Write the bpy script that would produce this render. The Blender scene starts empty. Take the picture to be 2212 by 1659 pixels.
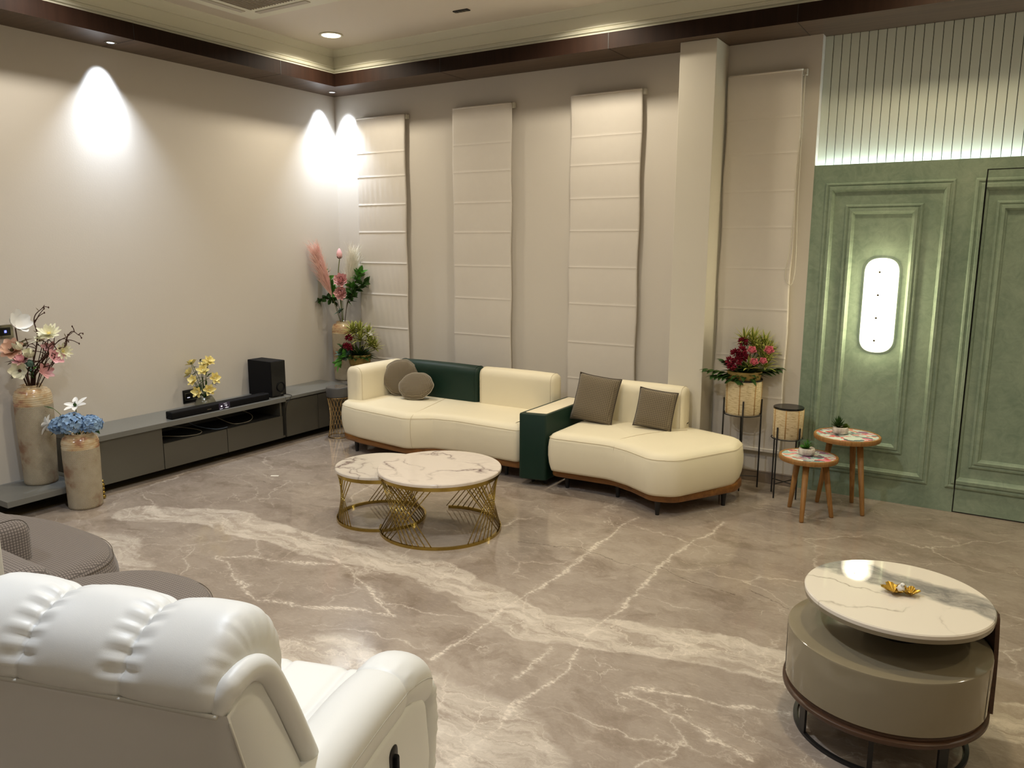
import bpy, bmesh, math, random
from mathutils import Vector, Matrix, noise
SC = bpy.context.scene
COL = SC.collection
PI = math.pi
rnd = random.Random(7)

# ------------------------------------------------------------------ camera, world, lights, exposure
CAM_POS = Vector((5.61895, -5.78104, 1.75)); F_PX = 1697.56
YAW, PITCH, ROLL = 0.55786, 0.17717, 0.00239
cam_d = bpy.data.cameras.new('camera'); cam = bpy.data.objects.new('camera', cam_d); COL.objects.link(cam)
cam_d.sensor_fit = 'HORIZONTAL'; cam_d.sensor_width = 36.0; cam_d.lens = 36.0 * F_PX / 2212.0
cam_d.clip_start = 0.05; cam_d.clip_end = 60
fw = Vector((-math.sin(YAW) * math.cos(PITCH), math.cos(YAW) * math.cos(PITCH), -math.sin(PITCH)))
rt = fw.cross(Vector((0, 0, 1))).normalized(); up = rt.cross(fw)
r2 = math.cos(ROLL) * rt + math.sin(ROLL) * up; u2 = -math.sin(ROLL) * rt + math.cos(ROLL) * up
cam.matrix_world = Matrix(((r2.x, u2.x, -fw.x, CAM_POS.x), (r2.y, u2.y, -fw.y, CAM_POS.y), (r2.z, u2.z, -fw.z, CAM_POS.z), (0, 0, 0, 1)))
SC.camera = cam
SC.view_settings.view_transform = 'Standard'; SC.view_settings.look = 'None'
SC.view_settings.gamma = 1.0; SC.view_settings.use_curve_mapping = False
SC.view_settings.exposure = 0.0
w = bpy.data.worlds.new('world'); SC.world = w; w.use_nodes = True
w.node_tree.nodes['Background'].inputs[0].default_value = (0.5, 0.45, 0.38, 1)
w.node_tree.nodes['Background'].inputs[1].default_value = 0.05

RX, RY, ZS, ZC = 8.2, -8.2, 3.12, 3.44     # room extents, soffit height, tray ceiling height
WARM = (1.0, 0.895, 0.71); NEUT = (1.0, 0.93, 0.82); COOL = (0.80, 0.88, 1.0); YEL = (1.0, 0.86, 0.56)
# downlights in the tray: x, y, colour, watts
DOWN = [(0.70, -0.73, WARM, 15), (2.95, -0.73, WARM, 17), (5.2, -0.73, YEL, 9), (7.3, -0.9, WARM, 9),
        (0.75, -3.0, NEUT, 15), (2.95, -3.0, WARM, 20), (5.2, -3.0, YEL, 14), (7.3, -3.2, YEL, 12),
        (0.9, -5.3, COOL, 18), (3.75, -4.35, COOL, 38), (5.4, -5.6, NEUT, 5), (7.3, -5.6, WARM, 9)]
SPOTS = [(0.17, -2.34), (0.17, -0.20)]      # cool wall washers in the wooden soffit

def light(name, kind, loc, col, watts, **kw):
    d = bpy.data.lights.new(name, kind); d.color = col; d.energy = watts
    for k, v in kw.items(): setattr(d, k, v)
    o = bpy.data.objects.new(name, d); o.location = loc; COL.objects.link(o); return o
for x, y, c, wt in DOWN:
    light('downlight_lamp', 'AREA', (x, y, ZC - 0.012), c, wt, shape='DISK', size=0.15, spread=math.radians(150))
for x, y in SPOTS:
    light('wall_washer_lamp', 'SPOT', (x, y, ZS - 0.012), (0.72, 0.83, 1.0), 95, spot_size=math.radians(84), spot_blend=1.0, shadow_soft_size=0.02)
    for ax, ay in ([(-1, 0)] if y < -1 else [(-1, 0), (0, 1)]):      # extra tilted beam added per wall to shape its hot spot
        o = light('added_washer_beam', 'SPOT', (x, y, ZS - 0.012), (0.72, 0.83, 1.0), 50, spot_size=math.radians(52), spot_blend=0.9, shadow_soft_size=0.02)
        o.rotation_euler = Vector((ax * 0.52, ay * 0.52, -1)).to_track_quat('-Z', 'Y').to_euler()

# ------------------------------------------------------------------ helpers
def lin(c):
    return tuple(((v / 255.0) / 12.92 if v <= 10.3 else ((v / 255.0 + 0.055) / 1.055) ** 2.4) for v in c)
def thing(name, label, cat, loc=(0, 0, 0), rotz=0.0, group=None):
    o = bpy.data.objects.new(name, None); COL.objects.link(o); o.empty_display_size = 0.05
    o.location = loc; o.rotation_euler = (0, 0, rotz); o['label'] = label; o['category'] = cat
    if group: o['group'] = group
    return o
def tag(o, label, cat, group=None):
    o['label'] = label; o['category'] = cat
    if group: o['group'] = group
    return o
def obj(name, bm, mat, parent=None, smooth=False, org=None, label=None, angle=None, bevel=0, subd=0):
    if org is not None: bmesh.ops.translate(bm, vec=-Vector(org), verts=bm.verts)
    bmesh.ops.recalc_face_normals(bm, faces=bm.faces)
    me = bpy.data.meshes.new(name); bm.to_mesh(me); bm.free()
    for m in (mat if isinstance(mat, (list, tuple)) else [mat]): me.materials.append(m)
    if smooth:
        me.polygons.foreach_set('use_smooth', [True] * len(me.polygons))
        if angle: me.set_sharp_from_angle(angle=math.radians(angle))
    o = bpy.data.objects.new(name, me); COL.objects.link(o)
    if parent: o.parent = parent
    if label: o['label'] = label
    if bevel:
        m = o.modifiers.new('bevel', 'BEVEL'); m.width = bevel; m.segments = 2; m.limit_method = 'ANGLE'; m.angle_limit = math.radians(40)
    if subd:
        m = o.modifiers.new('sub', 'SUBSURF'); m.levels = subd; m.render_levels = subd
    return o
def struct(name, bm, mat, **kw):
    o = obj(name, bm, mat, **kw); o['kind'] = 'structure'; return o
def copy_tree(o, parent=None):
    c = o.copy(); COL.objects.link(c)
    if parent: c.parent = parent
    for ch in list(o.children): copy_tree(ch, c)
    return c
def box(bm, x0, x1, y0, y1, z0, z1, mi=0):
    vs = [bm.verts.new(p) for p in ((x0, y0, z0), (x1, y0, z0), (x1, y1, z0), (x0, y1, z0), (x0, y0, z1), (x1, y0, z1), (x1, y1, z1), (x0, y1, z1))]
    for f in ((0, 3, 2, 1), (4, 5, 6, 7), (0, 1, 5, 4), (1, 2, 6, 5), (2, 3, 7, 6), (3, 0, 4, 7)):
        fc = bm.faces.new([vs[i] for i in f]); fc.material_index = mi
    return vs
def B(*a):
    bm = bmesh.new(); box(bm, *a); return bm
def bridge(bm, a, b, mi=0, closed=True):
    n = len(a)
    for i in range(n if closed else n - 1):
        j = (i + 1) % n
        try:
            f = bm.faces.new((a[i], a[j], b[j], b[i])); f.material_index = mi
        except ValueError: pass
def lathe(bm, prof, cx=0, cy=0, seg=48, cap0=True, cap1=True, mi=0):
    rings = []
    for r, z in prof:
        rings.append([bm.verts.new((cx + r * math.cos(2 * PI * k / seg), cy + r * math.sin(2 * PI * k / seg), z)) for k in range(seg)])
    for a, b in zip(rings, rings[1:]): bridge(bm, a, b, mi)
    if cap0: bm.faces.new(rings[0][::-1]).material_index = mi
    if cap1: bm.faces.new(rings[-1]).material_index = mi
    return rings
def frame(d):
    d = d.normalized(); a = Vector((0, 0, 1)) if abs(d.z) < 0.9 else Vector((1, 0, 0))
    x = d.cross(a).normalized(); return x, d.cross(x).normalized()
def tube(bm, pts, rad, seg=8, closed=False, mi=0, flat=None):
    pts = [Vector(p) for p in pts]; n = len(pts); rings = []
    px = None
    for i, p in enumerate(pts):
        if closed: d = pts[(i + 1) % n] - pts[i - 1]
        else: d = pts[min(i + 1, n - 1)] - pts[max(i - 1, 0)]
        d.normalize()
        if px is None: x, y = frame(d)
        else:
            x = px - d * px.dot(d)
            if x.length < 1e-6: x, y = frame(d)
            x.normalize(); y = d.cross(x)
        px = x
        r = rad[i] if isinstance(rad, (list, tuple)) else rad
        rings.append([bm.verts.new(p + x * r * math.cos(2 * PI * k / seg) + y * r * math.sin(2 * PI * k / seg)) for k in range(seg)])
    for a, b in zip(rings, rings[1:]): bridge(bm, a, b, mi)
    if closed: bridge(bm, rings[-1], rings[0], mi)
    else:
        bm.faces.new(rings[0][::-1]).material_index = mi; bm.faces.new(rings[-1]).material_index = mi
def T(pts, rad, seg=8, closed=False):
    bm = bmesh.new(); tube(bm, pts, rad, seg, closed); return bm
def spline(pts, n=8, closed=False):
    pts = [Vector(p) for p in pts]; out = []; m = len(pts)
    rng = range(m if closed else m - 1)
    for i in rng:
        if closed: p0, p1, p2, p3 = pts[i - 1], pts[i], pts[(i + 1) % m], pts[(i + 2) % m]
        else: p0, p1, p2, p3 = pts[max(i - 1, 0)], pts[i], pts[i + 1], pts[min(i + 2, m - 1)]
        for k in range(n):
            t = k / n
            out.append(0.5 * ((2 * p1) + (-p0 + p2) * t + (2 * p0 - 5 * p1 + 4 * p2 - p3) * t * t + (-p0 + 3 * p1 - 3 * p2 + p3) * t ** 3))
    if not closed: out.append(pts[-1])
    return out
def rounded(pts, rs, n=8, step=0.05):
    """closed 2D polygon with filleted corners, sides densified"""
    m = len(pts); P = [Vector(p) for p in pts]; out = []
    if not isinstance(rs, (list, tuple)): rs = [rs] * m
    for i in range(m):
        p0, p1, p2 = P[i - 1], P[i], P[(i + 1) % m]
        a = (p0 - p1).normalized(); b = (p2 - p1).normalized(); r = rs[i]
        ang = a.angle(b)
        if r <= 1e-5 or ang > PI - 0.02: out.append(p1.copy()); continue
        t = min(r / math.tan(ang / 2), 0.48 * (p0 - p1).length, 0.48 * (p2 - p1).length)
        s, e = p1 + a * t, p1 + b * t
        for k in range(n + 1):
            q = k / n; out.append((1 - q) ** 2 * s + 2 * q * (1 - q) * p1 + q * q * e)
    res = []
    for i in range(len(out)):
        a, b = out[i], out[(i + 1) % len(out)]; L = (b - a).length
        k = max(1, int(L / step))
        if L < 1e-6: continue
        for j in range(k): res.append(a.lerp(b, j / k))
    return res
def offset(pts, d):
    """inset a CCW closed outline by d"""
    n = len(pts); out = []
    for i in range(n):
        t = (pts[(i + 1) % n] - pts[i - 1])
        if t.length < 1e-9: out.append(pts[i].copy()); continue
        t.normalize(); out.append(pts[i] + Vector((-t.y, t.x)) * d)
    if d > 0.015:                      # keep deep insets from folding over at tight corners
        for _ in range(int(d * 220)): out = [out[i] * 0.5 + (out[i - 1] + out[(i + 1) % n]) * 0.25 for i in range(n)]
    return out
def puffy(bm, outline, prof, M=None, crown=0.0, cap_bottom=True, mi=0, fn=None):
    """loft an outline through (height, inset) pairs, close it with a soft crown"""
    rings = []
    c = sum(outline, Vector((0, 0))) / len(outline)
    for z, ins in prof:
        rings.append([(p.x, p.y, z) for p in offset(outline, ins)])
    top = rings[-1]; zt = prof[-1][0]
    for s, h in (((0.86, 0.45), (0.66, 0.75), (0.45, 1.0)) if crown > 0.002 else ()):
        rings.append([(c.x + (x - c.x) * s, c.y + (y - c.y) * s, zt + crown * h) for x, y, z in top])
    vr = []
    for r in rings:
        row = []
        for p in r:
            v = Vector(p)
            if fn: v = fn(v)
            if M: v = M @ v
            row.append(bm.verts.new(v))
        vr.append(row)
    for a, b in zip(vr, vr[1:]): bridge(bm, a, b, mi)
    bm.faces.new(vr[-1]).material_index = mi
    if cap_bottom: bm.faces.new(vr[0][::-1]).material_index = mi
def blade(bm, p0, d, nrm, L, W, bend=0.0, cols=2, rows=5, shape='leaf', cup=0.0, stripe=False, mi=0, thick=0.0):
    p0 = Vector(p0); d = Vector(d).normalized(); nrm = Vector(nrm); nrm = (nrm - d * nrm.dot(d))
    if nrm.length < 1e-4: nrm = frame(d)[0]
    nrm.normalize(); s = d.cross(nrm)
    grid = []
    for i in range(rows + 1):
        t = i / rows
        if shape == 'leaf': wd = math.sin(PI * min(1, t ** 0.75)) * 0.98 + 0.02
        elif shape == 'petal': wd = math.sin(PI * (0.08 + 0.86 * t ** 0.95)) * (0.6 + 0.6 * t)
        else: wd = 0.35 + 0.65 * math.sin(PI * t ** 0.6) if t < 1 else 0.02
        c = p0 + d * L * t * (1 - 0.18 * abs(bend) * t) + nrm * bend * L * t * t
        row = []
        for j in range(cols + 1):
            q = (j / cols - 0.5) * 2
            row.append(bm.verts.new(c + s * q * W * 0.5 * wd + nrm * cup * W * q * q * wd))
        grid.append(row)
    for i in range(rows):
        for j in range(cols):
            f = bm.faces.new((grid[i][j], grid[i][j + 1], grid[i + 1][j + 1], grid[i + 1][j]))
            f.material_index = (1 if (stripe and j in (0, cols - 1)) else mi)
            f.smooth = True
def ball(bm, c, r, sx=1, sy=1, sz=1, seg=12, mi=0):
    n0 = len(bm.faces)
    m = Matrix.Translation(Vector(c)) @ Matrix.Diagonal((sx, sy, sz, 1))
    res = bmesh.ops.create_uvsphere(bm, u_segments=seg, v_segments=max(6, seg // 2 + 2), radius=r, matrix=m)
    for v in res['verts']:
        for f in v.link_faces: f.material_index = mi; f.smooth = True

# ------------------------------------------------------------------ materials
class NT:
    def __init__(s, name):
        s.m = bpy.data.materials.new(name); s.m.use_nodes = True; s.t = s.m.node_tree
        s.b = s.t.nodes['Principled BSDF']; s._co = None
    def n(s, typ, **kw):
        nd = s.t.nodes.new(typ)
        for k, v in kw.items():
            if k.startswith('i_'):
                key = k[2:]; key = int(key) if key.isdigit() else key.replace('_', ' ')
                s.set(nd.inputs[key], v)
            else: setattr(nd, k, v)
        return nd
    def set(s, sock, v):
        if isinstance(v, bpy.types.NodeSocket): s.t.links.new(v, sock)
        else: sock.default_value = v
    def co(s):
        if not s._co: s._co = s.n('ShaderNodeTexCoord').outputs['Object']
        return s._co
    def math(s, op, a, b=0.0, c=0.0, clamp=False):
        nd = s.n('ShaderNodeMath', operation=op, use_clamp=clamp)
        s.set(nd.inputs[0], a); s.set(nd.inputs[1], b); s.set(nd.inputs[2], c); return nd.outputs[0]
    def vmath(s, op, a, b=(0, 0, 0)):
        nd = s.n('ShaderNodeVectorMath', operation=op); s.set(nd.inputs[0], a); s.set(nd.inputs[1], b); return nd
    def noise(s, scale=5, detail=4, rough=0.55, vec=None, dist=0.0, out='Fac'):
        nd = s.n('ShaderNodeTexNoise'); s.set(nd.inputs['Vector'], vec if vec else s.co())
        nd.inputs['Scale'].default_value = scale; nd.inputs['Detail'].default_value = detail
        nd.inputs['Roughness'].default_value = rough; nd.inputs['Distortion'].default_value = dist
        return nd.outputs[out]
    def ramp(s, fac, stops, interp='LINEAR'):
        nd = s.n('ShaderNodeValToRGB'); cr = nd.color_ramp; cr.interpolation = interp
        while len(cr.elements) < len(stops): cr.elements.new(0.5)
        for e, (p, c) in zip(cr.elements, stops):
            e.position = p; e.color = tuple(c[:3]) + (1,) if not isinstance(c, (int, float)) else (c, c, c, 1)
        s.set(nd.inputs[0], fac); return nd.outputs[0]
    def mix(s, fac, a, b, mode='MIX'):
        nd = s.n('ShaderNodeMix', data_type='RGBA', blend_type=mode)
        s.set(nd.inputs[0], fac)
        s.set(nd.inputs[6], a if not isinstance(a, tuple) else tuple(a[:3]) + (1,))
        s.set(nd.inputs[7], b if not isinstance(b, tuple) else tuple(b[:3]) + (1,)); return nd.outputs[2]
    def mapping(s, scale=(1, 1, 1), rot=(0, 0, 0), vec=None):
        nd = s.n('ShaderNodeMapping'); s.set(nd.inputs[0], vec if vec else s.co())
        nd.inputs['Rotation'].default_value = rot; nd.inputs['Scale'].default_value = scale; return nd.outputs[0]
    def bump(s, h, strength=0.3, dist=0.01):
        nd = s.n('ShaderNodeBump'); nd.inputs['Strength'].default_value = strength; nd.inputs['Distance'].default_value = dist
        s.set(nd.inputs['Height'], h); s.t.links.new(nd.outputs[0], s.b.inputs['Normal'])
    def fin(s, color, rough=0.5, metal=0.0, spec=0.5, **kw):
        s.set(s.b.inputs['Base Color'], color if not isinstance(color, tuple) else tuple(color[:3]) + (1,))
        s.set(s.b.inputs['Roughness'], rough); s.b.inputs['Metallic'].default_value = metal
        s.b.inputs['Specular IOR Level'].default_value = spec
        for k, v in kw.items(): s.set(s.b.inputs[k.replace('_', ' ')], v)
        return s.m
def plain(name, rgb, rough=0.5, metal=0.0, spec=0.5, var=0.08, scale=8.0, bump=0.0, bscale=200, **kw):
    s = NT(name); c = lin(rgb)
    f = s.noise(scale, 3)
    col = s.mix(f, tuple(v * (1 - var) for v in c), tuple(min(1, v * (1 + var)) for v in c))
    if bump: s.bump(s.noise(bscale, 2), bump, 0.002)
    return s.fin(col, rough, metal, spec, **kw)
def emis(name, rgb, strength):
    s = NT(name); s.fin((0.8, 0.8, 0.8), 0.4)
    s.b.inputs['Emission Color'].default_value = tuple(rgb) + (1,); s.b.inputs['Emission Strength'].default_value = strength; return s.m
M = {}
M['wall'] = plain('wall_paint', (210, 203, 192), 0.75, spec=0.25, var=0.02, scale=2, bump=0.15, bscale=90)
M['wall_grey'] = plain('column_paint', (214, 208, 194), 0.7, spec=0.25, var=0.02, scale=2)
M['ceil'] = plain('ceiling_paint', (222, 214, 202), 0.8, spec=0.2, var=0.015, scale=2)
M['crown'] = plain('crown_paint', (226, 224, 206), 0.6, spec=0.3, var=0.015, scale=2)
M['blind'] = plain('blind_linen', (216, 209, 199), 0.85, spec=0.2, var=0.02, scale=14, bump=0.25, bscale=500)
M['rail'] = plain('blind_rail', (205, 200, 185), 0.5)
M['cream'] = plain('cream_leather', (238, 228, 200), 0.5, spec=0.35, var=0.03, scale=4, bump=0.12, bscale=400)
M['seam'] = plain('cream_seam', (200, 186, 156), 0.7)
M['green'] = plain('green_leather', (9, 42, 30), 0.5, spec=0.4, var=0.12, scale=6, bump=0.15, bscale=400)
M['insert'] = plain('cream_insert', (240, 228, 200), 0.4)
M['black'] = plain('black_metal', (22, 20, 20), 0.45, var=0.2)
M['blackp'] = plain('black_plastic', (7, 7, 10), 0.65, spec=0.2, var=0.2, bump=0.1, bscale=300)
M['sub_gloss'] = plain('black_gloss', (10, 10, 11), 0.25)
M['cabtop'] = plain('cabinet_top', (112, 112, 107), 0.28, var=0.03)
M['cab'] = plain('cabinet_lacquer', (80, 77, 68), 0.22, var=0.03)
M['cabedge'] = plain('cabinet_edge', (104, 101, 88), 0.3, var=0.03)
M['cabin'] = plain('cabinet_inside', (30, 29, 26), 0.6)
M['taupe'] = plain('taupe_lacquer', (134, 124, 102), 0.09, spec=0.6, var=0.02)
M['gold'] = plain('brass', (172, 148, 78), 0.18, metal=1.0, var=0.05)
M['gold2'] = plain('pale_brass', (190, 160, 110), 0.25, metal=1.0, var=0.05)
M['wleather'] = plain('white_leather', (228, 228, 224), 0.42, spec=0.45, var=0.02, scale=4, bump=0.08, bscale=700)
M['wseam'] = plain('white_seam', (200, 198, 190), 0.6)
M['glass'] = emis('lamp_glass', (1.0, 0.89, 0.58), 26.0)
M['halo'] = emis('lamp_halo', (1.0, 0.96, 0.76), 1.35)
M['diff'] = emis('downlight_diffuser', (1.0, 0.86, 0.66), 9.0)
M['diffc'] = emis('spot_lens', (0.8, 0.9, 1.0), 2.5)
M['ledc'] = emis('cove_led', (0.82, 0.95, 1.0), 42.0)
M['leds'] = emis('cove_led_warm', (1.0, 0.85, 0.6), 0.5)
M['blue'] = emis('blue_led', (0.05, 0.08, 1.0), 3.0)
M['disp'] = emis('display_white', (0.8, 0.8, 1.0), 0.6)
M['chrome'] = plain('chrome', (170, 165, 155), 0.2, metal=1.0)
M['skirt'] = plain('stone_skirting', (132, 118, 104), 0.3, var=0.08)
M['border'] = plain('floor_border', (104, 90, 70), 0.25, var=0.1, scale=5)
M['drumtop'] = plain('grey_lacquer', (82, 80, 78), 0.3)
M['mirror'] = plain('pale_mirror', (214, 214, 216), 0.08, metal=0.9)
M['pot_grey'] = plain('glazed_grey', (122, 120, 100), 0.2, var=0.15, scale=20)
M['pot_white'] = None
M['soil'] = plain('soil', (70, 60, 40), 0.9)
M['cord'] = plain('cord_beige', (150, 140, 120), 0.6)
def flower_mat(name, a, b, scale=25, rough=0.6):
    s = NT(name); return s.fin(s.mix(s.noise(scale, 3), lin(a), lin(b)), rough, spec=0.25)
M['leaf_dark'] = flower_mat('leaf_dark', (26, 50, 18), (56, 88, 34))
M['leaf_mid'] = flower_mat('leaf_mid', (40, 98, 34), (98, 156, 60))
M['leaf_olive'] = flower_mat('leaf_olive', (70, 58, 28), (96, 84, 40))
M['leaf_grey'] = flower_mat('leaf_eucalyptus', (74, 104, 92), (110, 138, 122))
M['leaf_stripe'] = flower_mat('leaf_yellow_edge', (176, 174, 84), (206, 200, 120))
M['leaf_core'] = flower_mat('leaf_green_core', (74, 98, 34), (110, 128, 50))
M['stem_g'] = flower_mat('stem_green', (88, 104, 44), (112, 120, 60))
M['twig'] = flower_mat('twig_brown', (54, 32, 24), (86, 54, 40), 60)
M['p_white'] = flower_mat('petal_white', (226, 224, 218), (246, 244, 238))
M['p_peach'] = flower_mat('petal_peach', (220, 166, 136), (238, 206, 180))
M['p_pink'] = flower_mat('petal_pink', (228, 158, 164), (246, 208, 206))
M['p_rose'] = flower_mat('petal_rose', (230, 110, 138), (248, 186, 190), 40)
M['p_dusty'] = flower_mat('petal_dusty', (208, 146, 146), (234, 192, 186))
M['p_cream'] = flower_mat('petal_cream', (226, 222, 184), (244, 240, 216))
M['p_yellow'] = flower_mat('petal_yellow', (230, 204, 112), (248, 240, 176))
M['p_blue'] = flower_mat('petal_blue', (60, 112, 184), (176, 200, 208), 22)
M['p_red'] = flower_mat('petal_burgundy', (84, 10, 26), (140, 26, 48), 40)
M['p_blush'] = flower_mat('plume_blush', (234, 182, 166), (248, 216, 204))
M['p_ivory'] = flower_mat('plume_ivory', (232, 226, 206), (246, 242, 228))

def m_wood(name, a, b, scale=1.0, axis='X', rough=0.4, spec=0.4):
    s = NT(name)
    sc = {'X': (0.6, 14, 14), 'Y': (14, 0.6, 14), 'Z': (14, 14, 0.6)}[axis]
    v = s.mapping(tuple(k * scale for k in sc))
    f = s.noise(2.2, 6, 0.6, v, 0.6); g = s.noise(9, 3, 0.5, v)
    f = s.math('ADD', s.math('MULTIPLY', f, 0.75), s.math('MULTIPLY', g, 0.25))
    col = s.ramp(f, [(0.3, lin(a)), (0.68, lin(b))])
    s.bump(f, 0.08, 0.002)
    return s.fin(col, rough, spec=spec)
M['wood_base'] = m_wood('teak_wood', (98, 62, 28), (146, 98, 48), 1.0, 'X', 0.4)
M['wood_leg'] = m_wood('mango_wood', (128, 88, 44), (172, 126, 70), 1.5, 'Z', 0.5)
M['wood_shaded'] = m_wood('walnut_fascia_shaded', (28, 16, 10), (40, 24, 16), 0.6, 'Z', 0.55, 0.12)  # fascia's dark reflection is put into this deeper walnut colour
M['wood_soff'] = m_wood('walnut_soffit', (70, 54, 42), (94, 76, 60), 0.6, 'X', 0.45, 0.3)
M['wood_shell'] = m_wood('walnut_shell', (62, 42, 28), (86, 60, 42), 1.0, 'X', 0.35)

def m_check(name, base, line, size=0.011, lw=0.16, soft=True):
    s = NT(name); geo = s.n('ShaderNodeTexCoord')
    sep = s.n('ShaderNodeSeparateXYZ'); s.set(sep.inputs[0], s.co())
    sn = s.n('ShaderNodeSeparateXYZ'); s.set(sn.inputs[0], geo.outputs['Normal'])
    tot = None
    for k in range(3):
        p = s.math('PINGPONG', sep.outputs[k], size / 2)
        l = s.math('LESS_THAN', p, size * lw / 2)
        wgt = s.math('LESS_THAN', s.math('ABSOLUTE', sn.outputs[k]), 0.75)
        l = s.math('MULTIPLY', l, wgt)
        tot = l if tot is None else s.math('MAXIMUM', tot, l)
    col = s.mix(tot, s.mix(s.noise(6, 3), tuple(v * 0.92 for v in lin(base)), lin(base)), lin(line))
    s.bump(s.noise(350, 2), 0.3, 0.002)
    return s.fin(col, 0.9, spec=0.15, Sheen_Weight=0.2)
M['check_pillow'] = m_check('pillow_check', (98, 87, 71), (140, 128, 106), 0.013, 0.20)
M['check_sofa'] = m_check('grey_check', (140, 129, 120), (90, 82, 76), 0.012, 0.28)
M['piping'] = plain('piping_cloth', (74, 64, 52), 0.9)
M['piping_l'] = plain('piping_light', (150, 140, 120), 0.9)

def m_marble_top(name, base, vein, smoke, seed=0.0, vw=0.02, smokeamt=0.5, rough=0.12, band=False):
    s = NT(name)
    off = s.vmath('ADD', s.co(), (seed, seed * 1.7, 0)).outputs[0]
    warp = s.n('ShaderNodeTexNoise'); s.set(warp.inputs['Vector'], off); warp.inputs['Scale'].default_value = 3.0; warp.inputs['Detail'].default_value = 5
    wv = s.vmath('SCALE', s.vmath('SUBTRACT', warp.outputs['Color'], (0.5, 0.5, 0.5)).outputs[0]); wv.inputs[3].default_value = 0.55
    v = s.vmath('ADD', off, wv.outputs[0]).outputs[0]
    vor = s.n('ShaderNodeTexVoronoi', feature='DISTANCE_TO_EDGE'); s.set(vor.inputs['Vector'], s.mapping((1, 2.1, 1), (0, 0, 0.6), v)); vor.inputs['Scale'].default_value = 1.7
    mask = s.ramp(s.noise(2.6, 3, 0.5, off), [(0.42, 0.0), (0.62, 1.0)])
    ve = s.ramp(vor.outputs['Distance'], [(0.0, 1.0), (vw, 0.25), (vw * 3, 0.0)])
    ve = s.math('MULTIPLY', ve, mask)
    if band:
        sp = s.n('ShaderNodeSeparateXYZ'); s.set(sp.inputs[0], s.vmath('SUBTRACT', v, (seed, seed * 1.7, 0)).outputs[0])
        q = s.math('ABSOLUTE', s.math('SUBTRACT', s.math('ADD', sp.outputs[1], s.math('MULTIPLY', sp.outputs[0], 0.22)), 0.13))
        bd = s.ramp(q, [(0.085, 1.0), (0.13, 0.0)])
    cloud = s.ramp(s.noise(1.7, 6, 0.62, s.mapping((1, 2.0, 1), (0, 0, 0.6), v)), [(0.48, 0.0), (0.62, 1.0)])
    if band: cloud = s.math('MULTIPLY', bd, s.ramp(s.noise(6, 6, 0.7, s.mapping((1, 3.0, 1), (0, 0, 0.25), v)), [(0.30, 0.45), (0.62, 1.0)]))
    c = s.mix(s.math('MULTIPLY', cloud, smokeamt), lin(base), lin(smoke))
    c = s.mix(ve, c, lin(vein))
    return s.fin(c, rough, spec=0.5)
M['marble_a'] = m_marble_top('marble_white', (226, 214, 200), (98, 72, 72), (196, 182, 172), 3.3, 0.022, 0.35)
M['marble_b'] = m_marble_top('marble_white_small', (222, 212, 198), (104, 80, 78), (190, 178, 168), 7.9, 0.02, 0.35)
M['marble_c'] = m_marble_top('marble_grey', (230, 221, 206), (140, 126, 108), (124, 121, 118), 1.35, 0.010, 0.95, 0.03, True)

def m_vase(name):
    s = NT(name)
    sep = s.n('ShaderNodeSeparateXYZ'); s.set(sep.inputs[0], s.co())
    ang = s.math('ARCTAN2', sep.outputs[1], sep.outputs[0])
    u = s.math('MULTIPLY', ang, 0.1114)
    def diag(sg, p=0.0125):
        q = s.math('ADD', s.math('MULTIPLY', u, 1.0), s.math('MULTIPLY', sep.outputs[2], sg))
        return s.math('PINGPONG', q, p)
    a, b = diag(0.9), diag(-0.9)
    d = s.math('MINIMUM', a, b)                                   # lattice lines
    m = s.math('ABSOLUTE', s.math('SUBTRACT', s.math('MAXIMUM', s.math('SUBTRACT', 0.0125, a), s.math('SUBTRACT', 0.0125, b)), 0.005))   # little framed motif
    d = s.math('MINIMUM', d, m)
    h = s.ramp(s.math('MULTIPLY', d, 190.0), [(0.0, 0.0), (0.55, 1.0)])
    hgt = s.math('ADD', h, s.math('MULTIPLY', s.noise(60, 3), 0.4))
    s.bump(hgt, 0.9, 0.004)
    n = s.noise(5, 5, 0.6)
    c1 = s.ramp(n, [(0.34, lin((166, 128, 100))), (0.46, lin((204, 190, 162))), (0.75, lin((220, 210, 186)))])
    c1 = s.mix(s.math('MULTIPLY', s.math('MULTIPLY', s.math('SUBTRACT', 1.0, h), 0.62), s.ramp(s.noise(16, 4), [(0.35, 0.25), (0.65, 1.0)])), c1, lin((134, 112, 86)))
    return s.fin(c1, 0.62, spec=0.3)
M['vase'] = m_vase('embossed_ceramic')
def m_glaze(name):
    s = NT(name)
    n = s.noise(7, 5, 0.65, s.mapping((1, 1, 2.2)))
    c = s.ramp(n, [(0.36, lin((164, 116, 88))), (0.46, lin((198, 168, 126))), (0.62, lin((214, 200, 168))), (0.8, lin((196, 176, 142)))])
    wv = s.n('ShaderNodeTexWave', wave_type='BANDS', bands_direction='Z'); s.set(wv.inputs[0], s.co()); wv.inputs['Scale'].default_value = 22; wv.inputs['Distortion'].default_value = 1.0
    s.bump(wv.outputs[1], 0.25, 0.004)
    return s.fin(c, 0.16, spec=0.6)
M['glaze'] = m_glaze('glazed_shoulder')
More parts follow.
